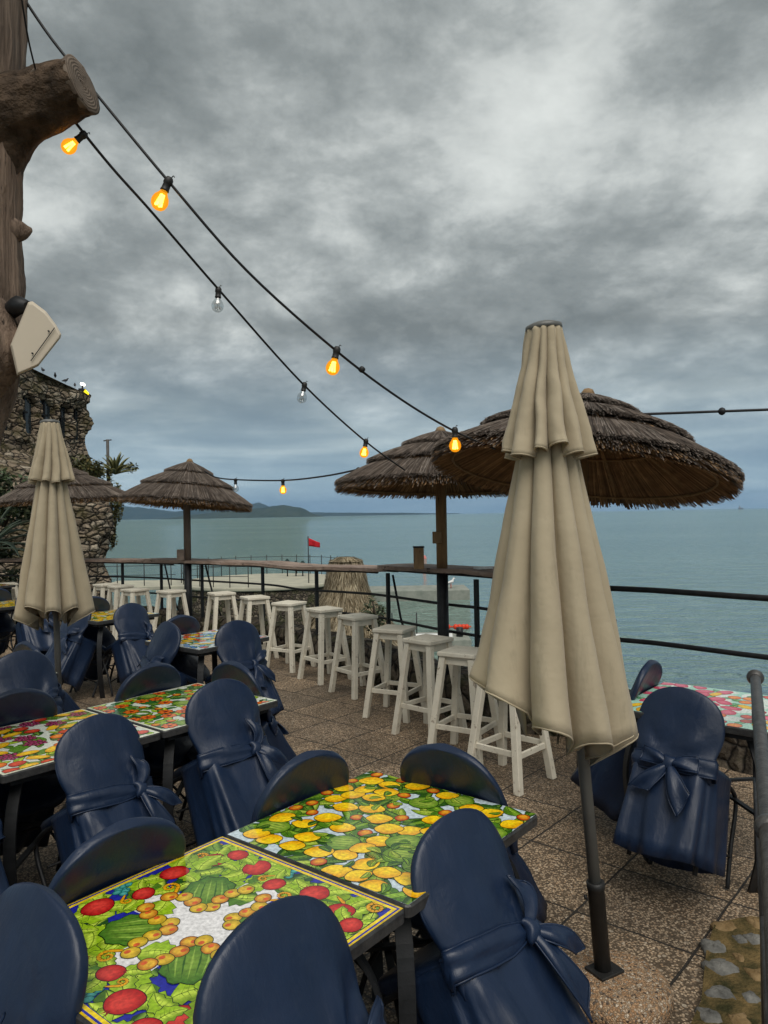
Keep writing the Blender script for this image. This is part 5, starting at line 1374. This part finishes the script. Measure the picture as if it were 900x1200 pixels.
def chair(tk_, side, off, th, var, label, yaw=0, push=0.0):
    e = CHM[var]
    if e[0] is None: t = chair_proto(var)
    else: t = copy_tree(e[0])
    c, a = TB[tk_]; e1 = Vector((math.cos(a), math.sin(a), 0)); e2 = Vector((-e1.y, e1.x, 0))
    nv = {'+1': e1, '-1': -e1, '+2': e2, '-2': -e2}[side]; along = e2 if side[1] == '1' else e1
    T = R_(th); best = None
    for k in range(40, 80):                       # where the front of the backrest meets the table edge
        z = k/100; y = yc(z) + .022; zz = -y*math.sin(T) + z*math.cos(T)
        if zz >= .752: best = y*math.cos(T) + z*math.sin(T); break
    inn = -nv; p = c + nv*.345 + along*off + inn*(-best - .004 + push)
    if (tk_, side) in (('T2', '-2'), ('T10', '-1')): t.scale = (.965, .965, .965)
    t.location = p; t.rotation_euler = (-T, 0, math.atan2(inn.y, inn.x) - PI/2 + R_(yaw)); t['label'] = label; t['group'] = 'navy covered chairs tipped against the tables'
    return t
chair('T1', '-1', .14, 30, 1, 'navy covered chair filling the bottom left corner, before the pomegranate table', 0)
chair('T1', '-2', -.07, 31, 2, 'navy covered chair at the bottom centre, its smooth back covering the pomegranate table', 2)
chair('T1', '+2', -.01, 31, 0, 'navy covered chair across the pomegranate table, only its dark inner back showing', -2)
chair('T2', '-2', -.09, 33, 3, 'navy covered chair with upright knotted sash leaning on the near right of the lemon table', -4)
chair('T2', '+2', -.02, 28, 1, 'navy covered chair on the left side of the lemon table, inner back showing', -4)
chair('T2', '+1', -.02, 31, 4, 'navy covered chair on the far side of the lemon table, toward the bar stools', 3)
chair('T3', '-2', -.01, 28, 1, 'navy covered chair with big bow before the orange flower table', -3)
chair('T3', '+2', .02, 31, 2, 'navy covered chair behind the orange flower table, its dark inner back showing', 3)
chair('T3', '+1', -.02, 28, 0, 'navy covered chair at the right end of the orange flower table, inner back dark', 2)
chair('T4', '-2', .05, 29, 3, 'navy covered chair with wide sash before the grape painted table', 3)
chair('T4', '+2', .0, 30, 4, 'navy covered chair behind the grape painted table, dark inner back showing', -2)
chair('T5', '-2', .12, 30, 0, 'navy covered chair cut off by the left edge above the bottom left chair', 0)
chair('T5', '+2', .0, 30, 2, 'navy covered chair in deep shade at the left edge behind the cut off table', 0)
chair('T6', '-2', .03, 27, 2, 'navy covered chair with loose bow before the blue and yellow table by the stools', -4)
chair('T6', '-1', .07, 30, 4, 'navy covered chair leaning sideways at the left end of the blue and yellow table', -6)
chair('T6', '+2', -.03, 31, 1, 'navy covered chair behind the blue and yellow table, its dark inner back showing', 0)
chair('T7', '-2', .02, 27, 3, 'navy covered chair with bow before the yellow lemon table right of the shorter parasol', 2)
chair('T7', '+2', .0, 31, 0, 'navy covered chair peeking out behind the yellow lemon table by the shorter parasol', 0)
chair('T7', '-1', .02, 30, 2, 'navy covered chair right behind the pole of the shorter parasol', 4)
chair('T8', '-2', .12, 29, 4, 'navy covered chair at the left edge before the table with the pale corner', 2)
chair('T8', '+1', .0, 30, 1, 'navy covered chair at the right end of the table with the pale corner', 0)
chair('T9', '-2', .2, 29, 2, 'navy covered chair with bow just left of the shorter parasol hem', -4)
chair('T9', '-1', -.05, 30, 3, 'navy covered chair at the left edge beside the far green table', 0)
chair('T9', '+2', .05, 30, 1, 'navy covered chair behind the far green table at the left edge', 0)
chair('T10', '-1', .03, 28, 0, 'navy covered chair with a neat two tailed bow before the pink and mint table', -3)
chair('T10', '+2', .05, 30, 0, 'navy covered chair half hidden behind the tall parasol, at the pink and mint table', 3)
